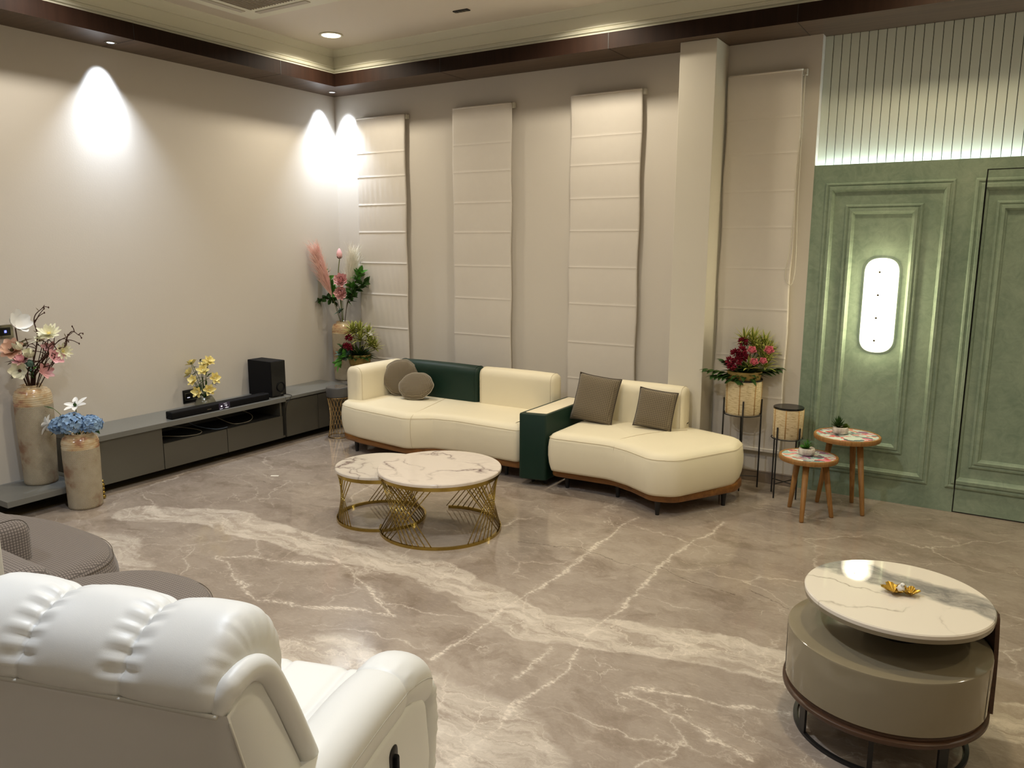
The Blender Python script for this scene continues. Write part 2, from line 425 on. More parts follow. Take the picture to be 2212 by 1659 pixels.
def m_rattan(name):
    s = NT(name)
    sep = s.n('ShaderNodeSeparateXYZ'); s.set(sep.inputs[0], s.co())
    ang = s.math('ARCTAN2', sep.outputs[1], sep.outputs[0])
    cmb = s.n('ShaderNodeCombineXYZ'); s.set(cmb.inputs[0], s.math('MULTIPLY', ang, 0.5)); s.set(cmb.inputs[2], s.math('MULTIPLY', sep.outputs[2], 34.0))
    n = s.noise(5, 4, 0.7, cmb.outputs[0])
    c = s.ramp(n, [(0.34, lin((150, 122, 80))), (0.44, lin((208, 188, 148))), (0.6, lin((226, 210, 174)))])
    s.bump(n, 0.5, 0.004)
    return s.fin(c, 0.8, spec=0.2)
M['rattan'] = m_rattan('raffia_weave')
M['rattan_rib'] = plain('raffia_rib', (176, 138, 84), 0.8, var=0.15)
M['bark'] = plain('planter_bark', (140, 116, 56), 0.75, var=0.25, scale=30, bump=0.4, bscale=60)
def m_plaster(name):
    s = NT(name)
    n = s.noise(2.2, 8, 0.65, s.mapping((1, 1, 0.7)), 0.8); k = s.noise(13, 6, 0.7, None, 1.5)
    c = s.ramp(s.math('ADD', s.math('MULTIPLY', n, 0.6), s.math('MULTIPLY', k, 0.4)),
               [(0.36, lin((118, 137, 119))), (0.5, lin((138, 155, 135))), (0.66, lin((158, 172, 151)))])
    h = s.n('ShaderNodeTexVoronoi', feature='SMOOTH_F1'); s.set(h.inputs['Vector'], s.mapping((1, 1, 1.6))); h.inputs['Scale'].default_value = 7
    hh = s.math('ADD', k, s.math('MULTIPLY', s.noise(30, 5, 0.7), 0.4))
    s.bump(hh, 0.18, 0.006)
    return s.fin(c, 0.6, spec=0.3)
M['plaster'] = m_plaster('green_plaster')
M['slat'] = plain('green_slats', (212, 217, 204), 0.55, var=0.02, scale=2)
M['groove'] = plain('slat_groove', (40, 62, 52), 0.8)
def m_print(name):
    s = NT(name)
    warp = s.n('ShaderNodeTexNoise'); s.set(warp.inputs['Vector'], s.co()); warp.inputs['Scale'].default_value = 9; warp.inputs['Detail'].default_value = 3
    wv = s.vmath('SCALE', s.vmath('SUBTRACT', warp.outputs['Color'], (0.5, 0.5, 0.5)).outputs[0]); wv.inputs[3].default_value = 0.16
    v = s.vmath('ADD', s.co(), wv.outputs[0]).outputs[0]
    vor = s.n('ShaderNodeTexVoronoi', feature='F1'); s.set(vor.inputs['Vector'], s.mapping((1, 2.6, 1), (0, 0, 0.5), v)); vor.inputs['Scale'].default_value = 17
    sepc = s.n('ShaderNodeSeparateColor'); s.set(sepc.inputs[0], vor.outputs['Color'])
    W_ = lin((214, 226, 216))
    c = s.ramp(sepc.outputs[0], [(0.0, W_), (0.34, lin((220, 70, 70))), (0.45, lin((240, 150, 130))), (0.53, W_), (0.62, lin((70, 96, 110))),
                                (0.70, lin((150, 190, 186))), (0.78, lin((150, 80, 130))), (0.85, lin((238, 120, 150))), (0.91, lin((60, 60, 70))), (0.96, W_)], 'CONSTANT')
    c = s.mix(s.math('MULTIPLY', s.noise(40, 3), 0.25), c, W_)
    return s.fin(c, 0.14, spec=0.5)
M['print'] = m_print('tropical_print')
def m_potw(name):
    s = NT(name)
    n = s.noise(14, 5, 0.7, None, 1.0)
    return s.fin(s.ramp(n, [(0.4, lin((176, 168, 158))), (0.6, lin((216, 208, 200)))]), 0.25)
M['pot_white'] = m_potw('stone_glaze')

# ---- marble floor: base clouds, two big pale drifts, long white veins and dark cracks placed where they lie
def m_floor():
    s = NT('marble_floor')
    co = s.co()
    wn = s.n('ShaderNodeTexNoise'); s.set(wn.inputs['Vector'], co); wn.inputs['Scale'].default_value = 2.6; wn.inputs['Detail'].default_value = 7; wn.inputs['Roughness'].default_value = 0.62
    w1 = s.vmath('SCALE', s.vmath('SUBTRACT', wn.outputs['Color'], (0.5, 0.5, 0.5)).outputs[0]); w1.inputs[3].default_value = 0.34
    v = s.vmath('ADD', co, w1.outputs[0]).outputs[0]
    w2 = s.vmath('SCALE', s.vmath('SUBTRACT', wn.outputs['Color'], (0.5, 0.5, 0.5)).outputs[0]); w2.inputs[3].default_value = 0.20
    vs = s.vmath('ADD', co, w2.outputs[0]).outputs[0]
    sep = s.n('ShaderNodeSeparateXYZ'); s.set(sep.inputs[0], vs)
    flat = s.n('ShaderNodeCombineXYZ'); s.set(flat.inputs[0], sep.outputs[0]); s.set(flat.inputs[1], sep.outputs[1]); P = flat.outputs[0]
    def segd(a, b):
        a = Vector((a[0], a[1], 0)); b = Vector((b[0], b[1], 0)); ab = b - a
        pa = s.vmath('SUBTRACT', P, tuple(a)).outputs[0]
        h = s.math('DIVIDE', s.vmath('DOT_PRODUCT', pa, tuple(ab)).outputs['Value'], ab.dot(ab), clamp=True)
        sc = s.n('ShaderNodeVectorMath', operation='SCALE'); sc.inputs[0].default_value = tuple(ab); s.set(sc.inputs[3], h)
        return s.vmath('LENGTH', s.vmath('SUBTRACT', pa, sc.outputs[0]).outputs[0]).outputs['Value']
    def poly(pts):
        d = None
        for a, b in zip(pts, pts[1:]):
            e = segd(a, b); d = e if d is None else s.math('MINIMUM', d, e)
        return d
    n_big = s.noise(1.4, 7, 0.6, v, 0.3); n_mid = s.noise(6, 7, 0.68, v, 0.8); n_fine = s.noise(34, 5, 0.7, s.mapping((1, 2.2, 1), (0, 0, 0.4)))
    base = s.ramp(n_big, [(0.3, lin((144, 131, 119))), (0.5, lin((160, 147, 134))), (0.7, lin((174, 161, 147)))])
    base = s.mix(s.ramp(n_mid, [(0.35, 0.45), (0.55, 0.0)]), base, lin((132, 117, 104)))
    base = s.mix(s.ramp(n_fine, [(0.5, 0.0), (0.75, 0.35)]), base, lin((186, 172, 154)))
    wisps = s.ramp(s.noise(5, 8, 0.75, s.mapping((1, 5.5, 1), (0, 0, 0.12), v), 0.4), [(0.56, 0.0), (0.68, 0.55)])
    base = s.mix(wisps, base, lin((196, 182, 166)))
    dark = s.ramp(s.noise(2.1, 7, 0.7, s.mapping((1, 1.8, 1), (0, 0, 0.5), v), 0.3), [(0.32, 0.75), (0.48, 0.0)])
    base = s.mix(dark, base, lin((126, 110, 96)))
    # pale drifts
    d1 = poly([(0.9, -2.9), (1.4, -2.68), (2.3, -2.68), (3.1, -2.6), (3.9, -2.84), (4.6, -2.62), (5.6, -2.58), (7.0, -2.2)])
    d2 = poly([(3.3, -3.75), (4.05, -3.75), (4.6, -4.2), (5.2, -4.5)])
    band = s.ramp(d1, [(0.0, 1.0), (0.13, 0.8), (0.145, 0.0)])
    band2 = s.ramp(d2, [(0.0, 1.0), (0.32, 0.75), (0.38, 0.0)])
    d3 = poly([(0.3, -3.6), (1.3, -3.3), (1.7, -3.5)])
    band3 = s.ramp(d3, [(0.0, 0.8), (0.14, 0.6), (0.18, 0.0)])
    b = s.math('MAXIMUM', s.math('MAXIMUM', band, band2), band3)
    streak = s.ramp(s.noise(3.4, 8, 0.72, s.mapping((0.8, 3.6, 1), (0, 0, -0.15), v), 0.6), [(0.40, 0.05), (0.60, 1.0)])
    col = s.mix(s.math('MULTIPLY', s.math('MULTIPLY', b, streak), 0.9), base, lin((222, 212, 198)))
    col = s.mix(s.math('MULTIPLY', b, 0.22), col, lin((196, 182, 164)))
    # generic web of veins
    vor = s.n('ShaderNodeTexVoronoi', feature='DISTANCE_TO_EDGE'); s.set(vor.inputs['Vector'], s.mapping((1.0, 1.5, 1), (0, 0, 0.35), v)); vor.inputs['Scale'].default_value = 1.25
    web = s.math('MULTIPLY', s.ramp(vor.outputs['Distance'], [(0.0, 1.0), (0.006, 0.25), (0.02, 0.0)]), s.ramp(s.noise(1.9, 3), [(0.42, 0.0), (0.6, 0.6)]))
    vor2 = s.n('ShaderNodeTexVoronoi', feature='DISTANCE_TO_EDGE'); s.set(vor2.inputs['Vector'], s.mapping((1.0, 1.6, 1), (0, 0, -0.5), v)); vor2.inputs['Scale'].default_value = 3.6
    web2 = s.math('MULTIPLY', s.ramp(vor2.outputs['Distance'], [(0.0, 1.0), (0.014, 0.0)]), s.math('MAXIMUM', s.ramp(s.noise(2.7, 4), [(0.52, 0.0), (0.66, 0.5)]), s.math('MULTIPLY', b, 0.7)))
    # placed veins
    V = [[(3.73, -1.23), (3.74, -1.88), (3.73, -2.28), (3.71, -2.58), (3.70, -2.95), (3.70, -3.32)],
         [(4.25, -1.02), (4.14, -1.76), (4.17, -2.29), (4.15, -2.68), (4.18, -2.85), (4.22, -3.10), (4.18, -3.37), (4.17, -3.86)],
         [(4.08, -2.96), (4.08, -3.27)], [(4.52, -3.12), (4.76, -3.19), (5.04, -3.31)], [(4.53, -3.07), (4.89, -3.0), (5.07, -2.92)],
         [(1.97, -3.07), (2.6, -2.83)], [(1.97, -3.07), (2.6, -3.34), (3.28, -3.10)], [(2.51, -2.74), (3.3, -3.09)]]
    dv = None
    for p in V:
        e = poly(p); dv = e if dv is None else s.math('MINIMUM', dv, e)
    dvn = s.math('SUBTRACT', dv, s.math('MULTIPLY', s.ramp(n_mid, [(0.48, 0.0), (0.62, 1.0)]), 0.014))
    pv = s.math('MULTIPLY', s.ramp(dvn, [(0.0, 0.9), (0.0025, 0.6), (0.010, 0.15), (0.03, 0.0)]), s.ramp(n_fine, [(0.42, 0.15), (0.58, 1.0)]))
    allv = s.math('MAXIMUM', s.math('MAXIMUM', web, web2), pv)
    col = s.mix(s.math('MULTIPLY', allv, 0.9), col, lin((228, 216, 200)))
    C = [[(3.29, -1.99), (3.69, -1.89), (3.93, -1.95), (4.14, -1.99)], [(4.16, -1.9), (4.38, -1.99), (4.6, -2.02)], [(4.65, -1.93), (4.86, -2.02)],
         [(1.5, -1.6), (2.0, -1.72)], [(1.0, -2.0), (1.35, -1.98)]]
    dc = None
    for p in C:
        e = poly(p); dc = e if dc is None else s.math('MINIMUM', dc, e)
    crack = s.math('MULTIPLY', s.ramp(dc, [(0.0, 0.85), (0.0045, 0.0)]), s.ramp(n_fine, [(0.40, 0.1), (0.52, 1.0)]))
    col = s.mix(crack, col, lin((84, 68, 58)))
    return s.fin(col, s.ramp(n_mid, [(0.3, 0.06), (0.8, 0.12)]), spec=0.5)
M['floor'] = m_floor()

# ------------------------------------------------------------------ room shell
def rect_loops(bm, loops, x0, x1, y0, y1, mi=0):
    """loops: (inset, z); rings around the whole room"""
    rings = []
    for ins, z in loops:
        rings.append([bm.verts.new(p) for p in ((x0 + ins, y0 + ins, z), (x1 - ins, y0 + ins, z), (x1 - ins, y1 - ins, z), (x0 + ins, y1 - ins, z))])
    for a, b in zip(rings, rings[1:]): bridge(bm, a, b, mi)
struct('floor', B(-0.1, RX + 0.1, RY - 0.1, 0.1, -0.08, 0.0), M['floor'])
struct('wall_left', B(-0.12, 0.0, RY, 0.12, 0.0, 3.6), M['wall'])
struct('wall_right', B(RX, RX + 0.12, RY, 0.12, 0.0, 3.6), M['wall'])
struct('wall_front', B(0.0, RX, RY - 0.12, RY, 0.0, 3.6), M['wall'])
struct('wall_back', B(0.0, 4.437, 0.0, 0.12, 0.0, 3.6), M['wall'])
struct('ceiling', B(0.2, RX - 0.2, RY + 0.2, -0.2, ZC, ZC + 0.1), M['ceil'])
bm = bmesh.new(); rect_loops(bm, [(0.0, ZS), (0.38, ZS)], 0, RX, RY, 0.0); box(bm, 4.437, RX, 0.0, 0.09, ZS, ZS + 0.01)
struct('trim_1', bm, M['wood_soff'])                      # wooden soffit underside
bm = bmesh.new(); rect_loops(bm, [(0.38, ZS - 0.001), (0.38, 3.228), (0.365, 3.228), (0.365, 3.16), (0.29, 3.16)], 0, RX, RY, 0.0)
struct('trim_2', bm, M['wood_shaded'])                      # wooden fascia
bm = bmesh.new()
rect_loops(bm, [(0.300, 3.15), (0.300, 3.262), (0.314, 3.266), (0.318, 3.278), (0.306, 3.283), (0.306, 3.290), (0.316, 3.294), (0.316, 3.302), (0.298, 3.306),
                (0.292, 3.385), (0.304, 3.389), (0.306, 3.398), (0.322, 3.410), (0.352, 3.430), (0.356, 3.441)], 0, RX, RY, 0.0)
struct('trim_3', bm, M['crown'])                          # white crown moulding of the tray
bm = bmesh.new(); rect_loops(bm, [(0.33, 3.163), (0.345, 3.163)], 0, RX, RY, 0.0)
struct('trim_4', bm, M['leds'])
# joints in the wooden soffit
bm = bmesh.new()
for y in (-2.3, -1.0, -3.6, -4.9): box(bm, 0.0, 0.381, y, y + 0.004, ZS - 0.0015, ZS + 0.03); box(bm, 0.378, 0.3815, y, y + 0.004, ZS, 3.228)
for x in (1.55, 3.05, 4.35, 5.8): box(bm, x, x + 0.004, -0.381, 0.0, ZS - 0.0015, ZS + 0.03); box(bm, x, x + 0.004, -0.3815, -0.378, ZS, 3.228)
struct('trim_5', bm, M['black'])
# column
struct('wall_column', B(3.55, 3.81, -0.275, 0.0, 0.0, ZS), M['wall_grey'], bevel=0.004)
# stone baseboard
bm = bmesh.new(); box(bm, 0.4, 3.55, -0.014, 0.0, 0.0, 0.085); struct('baseboard_back', bm, M['skirt'], bevel=0.003)
bm = bmesh.new(); box(bm, 3.81, 4.44, -0.014, 0.0, 0.0, 0.078); box(bm, 3.81, 4.44, -0.018, 0.0, 0.078, 0.088); struct('baseboard_right', bm, M['skirt'], bevel=0.003)
struct('trim_6', B(0.0, 0.31, RY, 0.0, 0.0005, 0.0025), M['border'])
# pillar close to the recliner
struct('wall_pillar', B(2.93, 3.25, -5.07, -4.745, 0.0, ZC), M['wall_grey'], bevel=0.003)

# fluted green wall above the panelling
bm = bmesh.new(); box(bm, 4.437, RX, 0.09, 0.12, 0.0, 3.6); struct('wall_fluted', bm, M['groove'])
bm = bmesh.new(); x = 4.437
while x < RX:
    x1 = min(x + 0.0505, RX); box(bm, x, x1, 0.080, 0.0901, 2.1, ZS); x += 0.054
struct('trim_7', bm, M['slat'], bevel=0.0025)
# green panelling with ledge
DX0, DX1, DZ = 5.455, 6.40, 2.207
bm = bmesh.new(); box(bm, 4.437, DX0, 0.0, 0.088, 0.0, DZ); box(bm, DX1, RX, 0.0, 0.088, 0.0, DZ); box(bm, 4.437, RX, 0.0, 0.03, DZ, 2.275); box(bm, 4.437, RX, 0.0305, 0.088, DZ + 0.001, 2.225)
struct('wall_green', bm, M['plaster'])
struct('trim_8', B(4.45, RX, 0.045, 0.062, 2.2255, 2.232), M['ledc'])
struct('trim_9', B(DX0 + 0.0005, DX1 - 0.0005, 0.0045, 0.06, 0.0, DZ - 0.0005), M['black'])      # dark gap round the flush door
PROF = [(0.0, 0.0), (0.0, 0.008), (0.006, 0.014), (0.014, 0.016), (0.020, 0.011), (0.026, 0.011), (0.030, 0.020), (0.046, 0.022), (0.052, 0.014), (0.060, 0.008), (0.064, 0.0)]
def molding(bm, x0, x1, z0, z1, k=1.0, cx0=None, cx1=None):
    rings = []
    for d, h in PROF:
        d *= k
        rings.append([bm.verts.new(p) for p in ((x0 + d, -h * k, z0 + d), (x1 - d, -h * k, z0 + d), (x1 - d, -h * k, z1 - d), (x0 + d, -h * k, z1 - d))])
    for a, b in zip(rings, rings[1:]): bridge(bm, a, b)
bm = bmesh.new(); molding(bm, 4.52, 5.295, 0.165, 2.155); struct('trim_10', bm, M['plaster'])
bm = bmesh.new(); molding(bm, 4.655, 5.125, 0.345, 2.01); struct('trim_11', bm, M['plaster'])
# outer moulding round the door runs partly on the wall, partly on the leaf
def clip(bm, xc, keep_left):
    geom = bm.verts[:] + bm.edges[:] + bm.faces[:]
    bmesh.ops.bisect_plane(bm, geom=geom, plane_co=(xc, 0, 0), plane_no=(1, 0, 0), clear_outer=keep_left, clear_inner=not keep_left)
bm = bmesh.new(); molding(bm, 5.400, 6.455, 0.165, 2.155, 1.25); clip(bm, DX0 - 0.002, True); struct('trim_12', bm, M['plaster'])
bm = bmesh.new(); box(bm, DX0 + 0.007, DX1 - 0.007, -0.001, 0.004, 0.008, DZ - 0.006)
door = struct('door_1', bm, M['plaster'])
bm = bmesh.new(); molding(bm, 5.400, 6.455, 0.165, 2.155, 1.25); clip(bm, DX0 + 0.007, False); clip(bm, DX1 - 0.007, True); obj('door_molding', bm, M['plaster'], door)
bm = bmesh.new(); molding(bm, 5.525, 6.33, 0.315, 2.015); obj('panel_molding', bm, M['plaster'], door)
bm = bmesh.new(); lathe(bm, [(0.02, -0.03), (0.02, 0.0), (0.012, 0.004), (0.012, 0.05), (0.024, 0.06), (0.024, 0.075)], seg=24)
bmesh.ops.rotate(bm, cent=(0, 0, 0), matrix=Matrix.Rotation(PI / 2, 3, 'X'), verts=bm.verts); bmesh.ops.translate(bm, vec=(6.30, -0.01, 1.0), verts=bm.verts)
obj('door_knob', bm, M['chrome'], door, smooth=True)

# ------------------------------------------------------------------ ceiling fixtures
def rounddisc(r, z0, z1, seg=32, cx=0, cy=0):
    bm = bmesh.new(); lathe(bm, [(r, z0), (r, z1)], cx, cy, seg); return bm
names = {0: 'round warm downlight in the ceiling corner above the back wall'}
for i, (x, y, c, wt) in enumerate(DOWN):
    lab = names.get(i, 'round downlight in the tray ceiling, outside the view')
    t = thing('ceiling_light', lab, 'light', (x, y, ZC), group=None if i == 0 else 'downlights out of view')
    bm = bmesh.new(); lathe(bm, [(0.075, 0.0), (0.095, 0.0), (0.098, -0.006), (0.085, -0.010), (0.075, -0.004)], seg=36, cap0=False, cap1=False); obj('light_ring', bm, M['crown'], t, smooth=True)
    bm = bmesh.new(); lathe(bm, [(0.078, -0.002), (0.076, -0.006), (0.05, -0.008)], seg=36); obj('diffuser', bm, M['diff'], t, smooth=True)
for i, (x, y) in enumerate(SPOTS):
    t = thing('soffit_spotlight', ('small recessed spotlight in the wooden soffit over the left wall', 'small recessed spotlight in the wooden soffit in the room corner')[i], 'spotlight', (x, y, ZS))
    bm = bmesh.new(); lathe(bm, [(0.026, 0.0), (0.042, 0.0), (0.042, -0.005), (0.026, -0.004)], seg=28, cap0=False, cap1=False); obj('spot_ring', bm, M['chrome'], t, smooth=True)
    bm = bmesh.new(); lathe(bm, [(0.027, -0.0005), (0.026, -0.002)], seg=24); obj('spot_lens', bm, M['diffc'], t)
# cassette air conditioner
t = thing('air_conditioner', 'white square cassette air conditioner recessed in the ceiling', 'air conditioner', (0.58, -2.35, ZC), 0)
ac = bmesh.new()
rings = []
for h, z in ((0.0, 0.0), (0.0, -0.02), (0.02, -0.03), (0.195, -0.03), (0.2, -0.025), (0.2, -0.012)):
    rings.append([ac.verts.new(p) for p in ((0.0 + h, 0.0 + h, z), (0.92 - h, 0.0 + h, z), (0.92 - h, 0.92 - h, z), (0.0 + h, 0.92 - h, z))])
for a, b in zip(rings, rings[1:]): bridge(ac, a, b)
obj('panel', ac, M['crown'], t)
g = bmesh.new(); box(g, 0.2, 0.72, 0.2, 0.72, -0.028, -0.022)
for k in range(18): box(g, 0.21 + k * 0.028, 0.222 + k * 0.028, 0.2, 0.72, -0.034, -0.027)
obj('intake_grille', g, plain('grille_beige', (150, 140, 124), 0.6), t)
for k, (a, b, c, d) in enumerate(((0.2, 0.72, 0.765, 0.815), (0.2, 0.72, 0.105, 0.155), (0.105, 0.155, 0.2, 0.72), (0.765, 0.815, 0.2, 0.72))):
    bm = bmesh.new(); box(bm, a, b, c, d, -0.036, -0.03); obj('louver', bm, plain('louver_shade', (186, 178, 164), 0.6), t, bevel=0.004)
# small black linear fitting
t = thing('ceiling_fitting', 'small black slotted rectangular fitting set in the ceiling', 'fitting', (2.02, -0.73, ZC), 0.03)
bm = bmesh.new(); box(bm, -0.065, 0.065, -0.022, 0.022, -0.008, 0.0); obj('housing', bm, M['black'], t, bevel=0.002)
for k in range(4):
    bm = bmesh.new(); lathe(bm, [(0.011, -0.008), (0.011, -0.011), (0.007, -0.0115)], -0.045 + k * 0.03, 0, 14); obj('lens', bm, M['chrome'], t)

# ------------------------------------------------------------------ roman blinds
def blind(x0, x1, z0, z1, folds, wr, label, cord=False, seed=0):
    t = thing('roman_blind', label, 'blind', ((x0 + x1) / 2, -0.045, z0))
    W2 = (x1 - x0) / 2; zs = []
    z = z0
    edges = [z0] + sorted(folds) + [z1]
    for a, b in zip(edges, edges[1:]):
        n = max(10, int((b - a) / 0.02))
        for k in range(n): zs.append(a + (b - a) * k / n)
    for f in folds: zs += [f - 0.006, f - 0.003, f + 0.003, f + 0.006]
    zs = sorted(set(round(q, 4) for q in zs + [z1]))
    NX = 46; bm = bmesh.new(); rows = []
    for z in zs:
        row = []
        below = max([e for e in edges if e <= z + 1e-6]); above = min([e for e in edges if e > z + 1e-6] or [z1])
        tt = (z - below) / max(1e-6, above - below)
        dn = min(abs(z - f) for f in folds)
        for j in range(NX + 1):
            u = j / NX; x = -W2 + 2 * W2 * u + 0.004 * math.sin(z * 9 + seed)
            d = 0.0022 * math.sin(PI * tt) + ((0.0030 if seed == 1 else 0.0019) * max(0, 1 - dn / 0.006))
            d += wr * math.sin(x * 95 + (z * 14) + 3 * noise.noise(Vector((x * 6, z * 3, seed)))) * (0.4 + 0.6 * noise.noise(Vector((x * 3, z * 2, seed + 5)))) * math.sin(PI * min(1, max(0, tt))) ** 0.5
            d += 0.004 * noise.noise(Vector((x * 5, z * 2.2, seed)))
            e = min(u, 1 - u)
            if e < 0.03: d -= 0.002
            row.append(bm.verts.new((x, -0.008 - d, z - z0)))
        rows.append(row)
    for a, b in zip(rows, rows[1:]): bridge(bm, a, b, closed=False)
    # back sheet and edges
    bk = [[bm.verts.new((v.co.x, 0.004, v.co.z)) for v in (r[0], r[-1])] for r in rows]
    for i in range(len(rows) - 1):
        bm.faces.new((rows[i][0], rows[i + 1][0], bk[i + 1][0], bk[i][0])); bm.faces.new((rows[i][-1], bk[i][1], bk[i + 1][1], rows[i + 1][-1]))
        bm.faces.new((bk[i][0], bk[i + 1][0], bk[i + 1][1], bk[i][1]))
    obj('cloth', bm, M['blind'], t, smooth=True)
    H = z1 - z0
    bm = bmesh.new(); box(bm, -W2 + 0.002, W2 + 0.022, 0.005, 0.042, H - 0.035, H + 0.006); obj('headrail', bm, M['rail'], t, bevel=0.003)
    bm = bmesh.new(); tube(bm, [(-W2 + 0.01, -0.012, H), (W2, -0.012, H)], 0.007, 8); obj('top_hem', bm, M['blind'], t, smooth=True)
    bm = bmesh.new(); box(bm, -W2, W2, -0.018, 0.0, -0.004, 0.022); obj('bottom_bar', bm, M['blind'], t, bevel=0.004)
    if cord:
        pts = [(W2 + 0.01, 0.0, H - 0.02), (W2 + 0.0, -0.004, 1.95), (W2 - 0.015, -0.01, 1.5), (W2 - 0.035, -0.012, 1.38 - 0.10), (W2 + 0.01, -0.012, 1.24 - 0.02), (W2 + 0.03, -0.01, 1.35), (W2 + 0.02, -0.006, 1.7), (W2 + 0.014, 0.0, 2.1), (W2 + 0.012, 0.0, H - 0.02)]
        obj('cord', T(spline(pts, 8), 0.0028, 6), M['rail'], t, smooth=True)
F1 = [2.572, 2.356, 2.1, 1.848, 1.561, 1.266, 0.951, 0.65]
F2 = [2.58, 2.352, 2.093, 1.842, 1.553, 1.272, 0.95, 0.65]
blind(0.312, 0.895, 0.25, 2.885, F1, 0.0026, 'creased white roman blind, leftmost, nearest the room corner', seed=1)
blind(1.43, 2.03, 0.25, 2.885, F2, 0.0004, 'flat white roman blind behind the green sofa backrest', seed=2)
blind(2.585, 3.185, 0.25, 2.885, F1, 0.0004, 'flat white roman blind just left of the column', seed=3)
blind(3.83, 4.335, 0.25, 2.9, [2.6] + [2.365, 2.112, 1.863, 1.577, 1.287, 0.945, 0.652], 0.0005, 'white roman blind right of the column with a looped pull cord', cord=True, seed=4)

# ------------------------------------------------------------------ wall lamp on the green panel
t = thing('wall_lamp', 'glowing capsule shaped wall lamp on the green panel', 'lamp', (4.912, 0.0, 1.345))
bm = bmesh.new()
out = rounded([(-0.105, -0.315), (0.105, -0.315), (0.105, 0.315), (-0.105, 0.315)], 0.105, 12, 0.02)
MX = Matrix.Rotation(PI / 2, 4, 'X')
puffy(bm, out, [(0.0, 0.0), (0.020, 0.0), (0.026, 0.006)], MX, crown=0.004); obj('halo_plate', bm, M['halo'], t, smooth=True, angle=40)  # emissive plate stands in for the glow around the globes
for k in range(4):
    z = -0.225 + 0.15 * k
    bm = bmesh.new(); ball(bm, (0, -0.050, z), 0.062, 1.1, 1.0, 1, 24); obj('glass_globe', bm, M['glass'], t, smooth=True)
    bm = bmesh.new(); ball(bm, (0, -0.1145, z), 0.008, 1, 0.6, 1, 10); obj('cap_screw', bm, plain('screw_dark', (90, 84, 70), 0.4, metal=1.0), t, smooth=True)

# ------------------------------------------------------------------ media cabinet along the left wall
YL, YR = -2.9, -0.33
t = thing('media_cabinet', 'long low dark grey lacquered media cabinet along the left wall', 'cabinet', (0.0, 0.0, 0.0))
obj('top', B(0.001, 0.395, YL, -1.128, 0.388, 0.4275), [M['cabtop']], t, bevel=0.002)
obj('top', B(0.001, 0.395, -1.124, YR, 0.400, 0.4275), [M['cabtop']], t, bevel=0.002)
bm = bmesh.new()
box(bm, 0.001, 0.36, YL, YL + 0.02, 0.065, 0.387); box(bm, 0.001, 0.36, -2.33, -2.312, 0.065, 0.387)
box(bm, 0.001, 0.36, -1.17, -1.15, 0.065, 0.387); box(bm, 0.001, 0.36, -1.120, -1.10, 0.065, 0.387); box(bm, 0.001, 0.36, YR - 0.02, YR, 0.065, 0.387)
box(bm, 0.001, 0.36, YL, YR, 0.065, 0.083)
obj('carcass', bm, M['cab'], t)
bm = bmesh.new(); box(bm, 0.001, 0.02, -2.31, -1.172, 0.24, 0.387); box(bm, 0.02, 0.36, -2.31, -1.172, 0.242, 0.262); obj('niche', bm, M['cabin'], t)
obj('plinth', B(0.001, 0.16, YL + 0.05, YR, 0.0, 0.064), M['black'], t)
obj('door', B(0.361, 0.378, YL + 0.003, -2.318, 0.068, 0.384), M['cab'], t, bevel=0.0015)
obj('drawer', B(0.361, 0.378, -2.312, -1.744, 0.068, 0.262), M['cab'], t, bevel=0.0015)
obj('drawer', B(0.361, 0.378, -1.738, -1.160, 0.068, 0.262), M['cab'], t, bevel=0.0015)
obj('door', B(0.361, 0.378, -1.118, -0.74, 0.068, 0.390), M['cab'], t, bevel=0.0015)
obj('door', B(0.361, 0.378, -0.735, YR - 0.003, 0.068, 0.390), M['cab'], t, bevel=0.0015)
# low shelf at its left end
t = thing('low_shelf', 'low floating grey shelf on the left wall carrying the tall vase', 'shelf', (0.0, -3.15, 0.0))
bm = bmesh.new(); box(bm, 0.001, 0.43, -0.30, 0.248, 0.10, 0.14); obj('board', bm, M['cabtop'], t, bevel=0.002)
bm = bmesh.new(); box(bm, 0.001, 0.16, -0.24, 0.248, 0.0, 0.0999); obj('plinth', bm, M['black'], t)
# cables in the niche
def cable(pts, mat, label, r=0.0028):
    o = obj('cable', T(spline(pts, 10), r, 6), mat, None, smooth=True); tag(o, label, 'cable')
cable([(0.1, -2.27, 0.266), (0.2, -2.2, 0.275), (0.3, -2.1, 0.268), (0.34, -1.98, 0.266), (0.25, -1.9, 0.27), (0.14, -2.0, 0.30), (0.1, -2.15, 0.33)], M['cord'], 'pale looped cable at the left end of the open cabinet niche')
cable([(0.08, -1.72, 0.37), (0.15, -1.68, 0.33), (0.28, -1.60, 0.268), (0.30, -1.45, 0.266), (0.24, -1.38, 0.30), (0.14, -1.45, 0.345), (0.08, -1.62, 0.35)], M['cord'], 'pale looped cable in the middle of the open cabinet niche')
cable([(0.1, -1.95, 0.36), (0.2, -1.9, 0.30), (0.31, -1.80, 0.266), (0.33, -1.7, 0.266)], plain('cord_blue', (96, 110, 130), 0.6), 'thin bluish cable lying in the open cabinet niche')
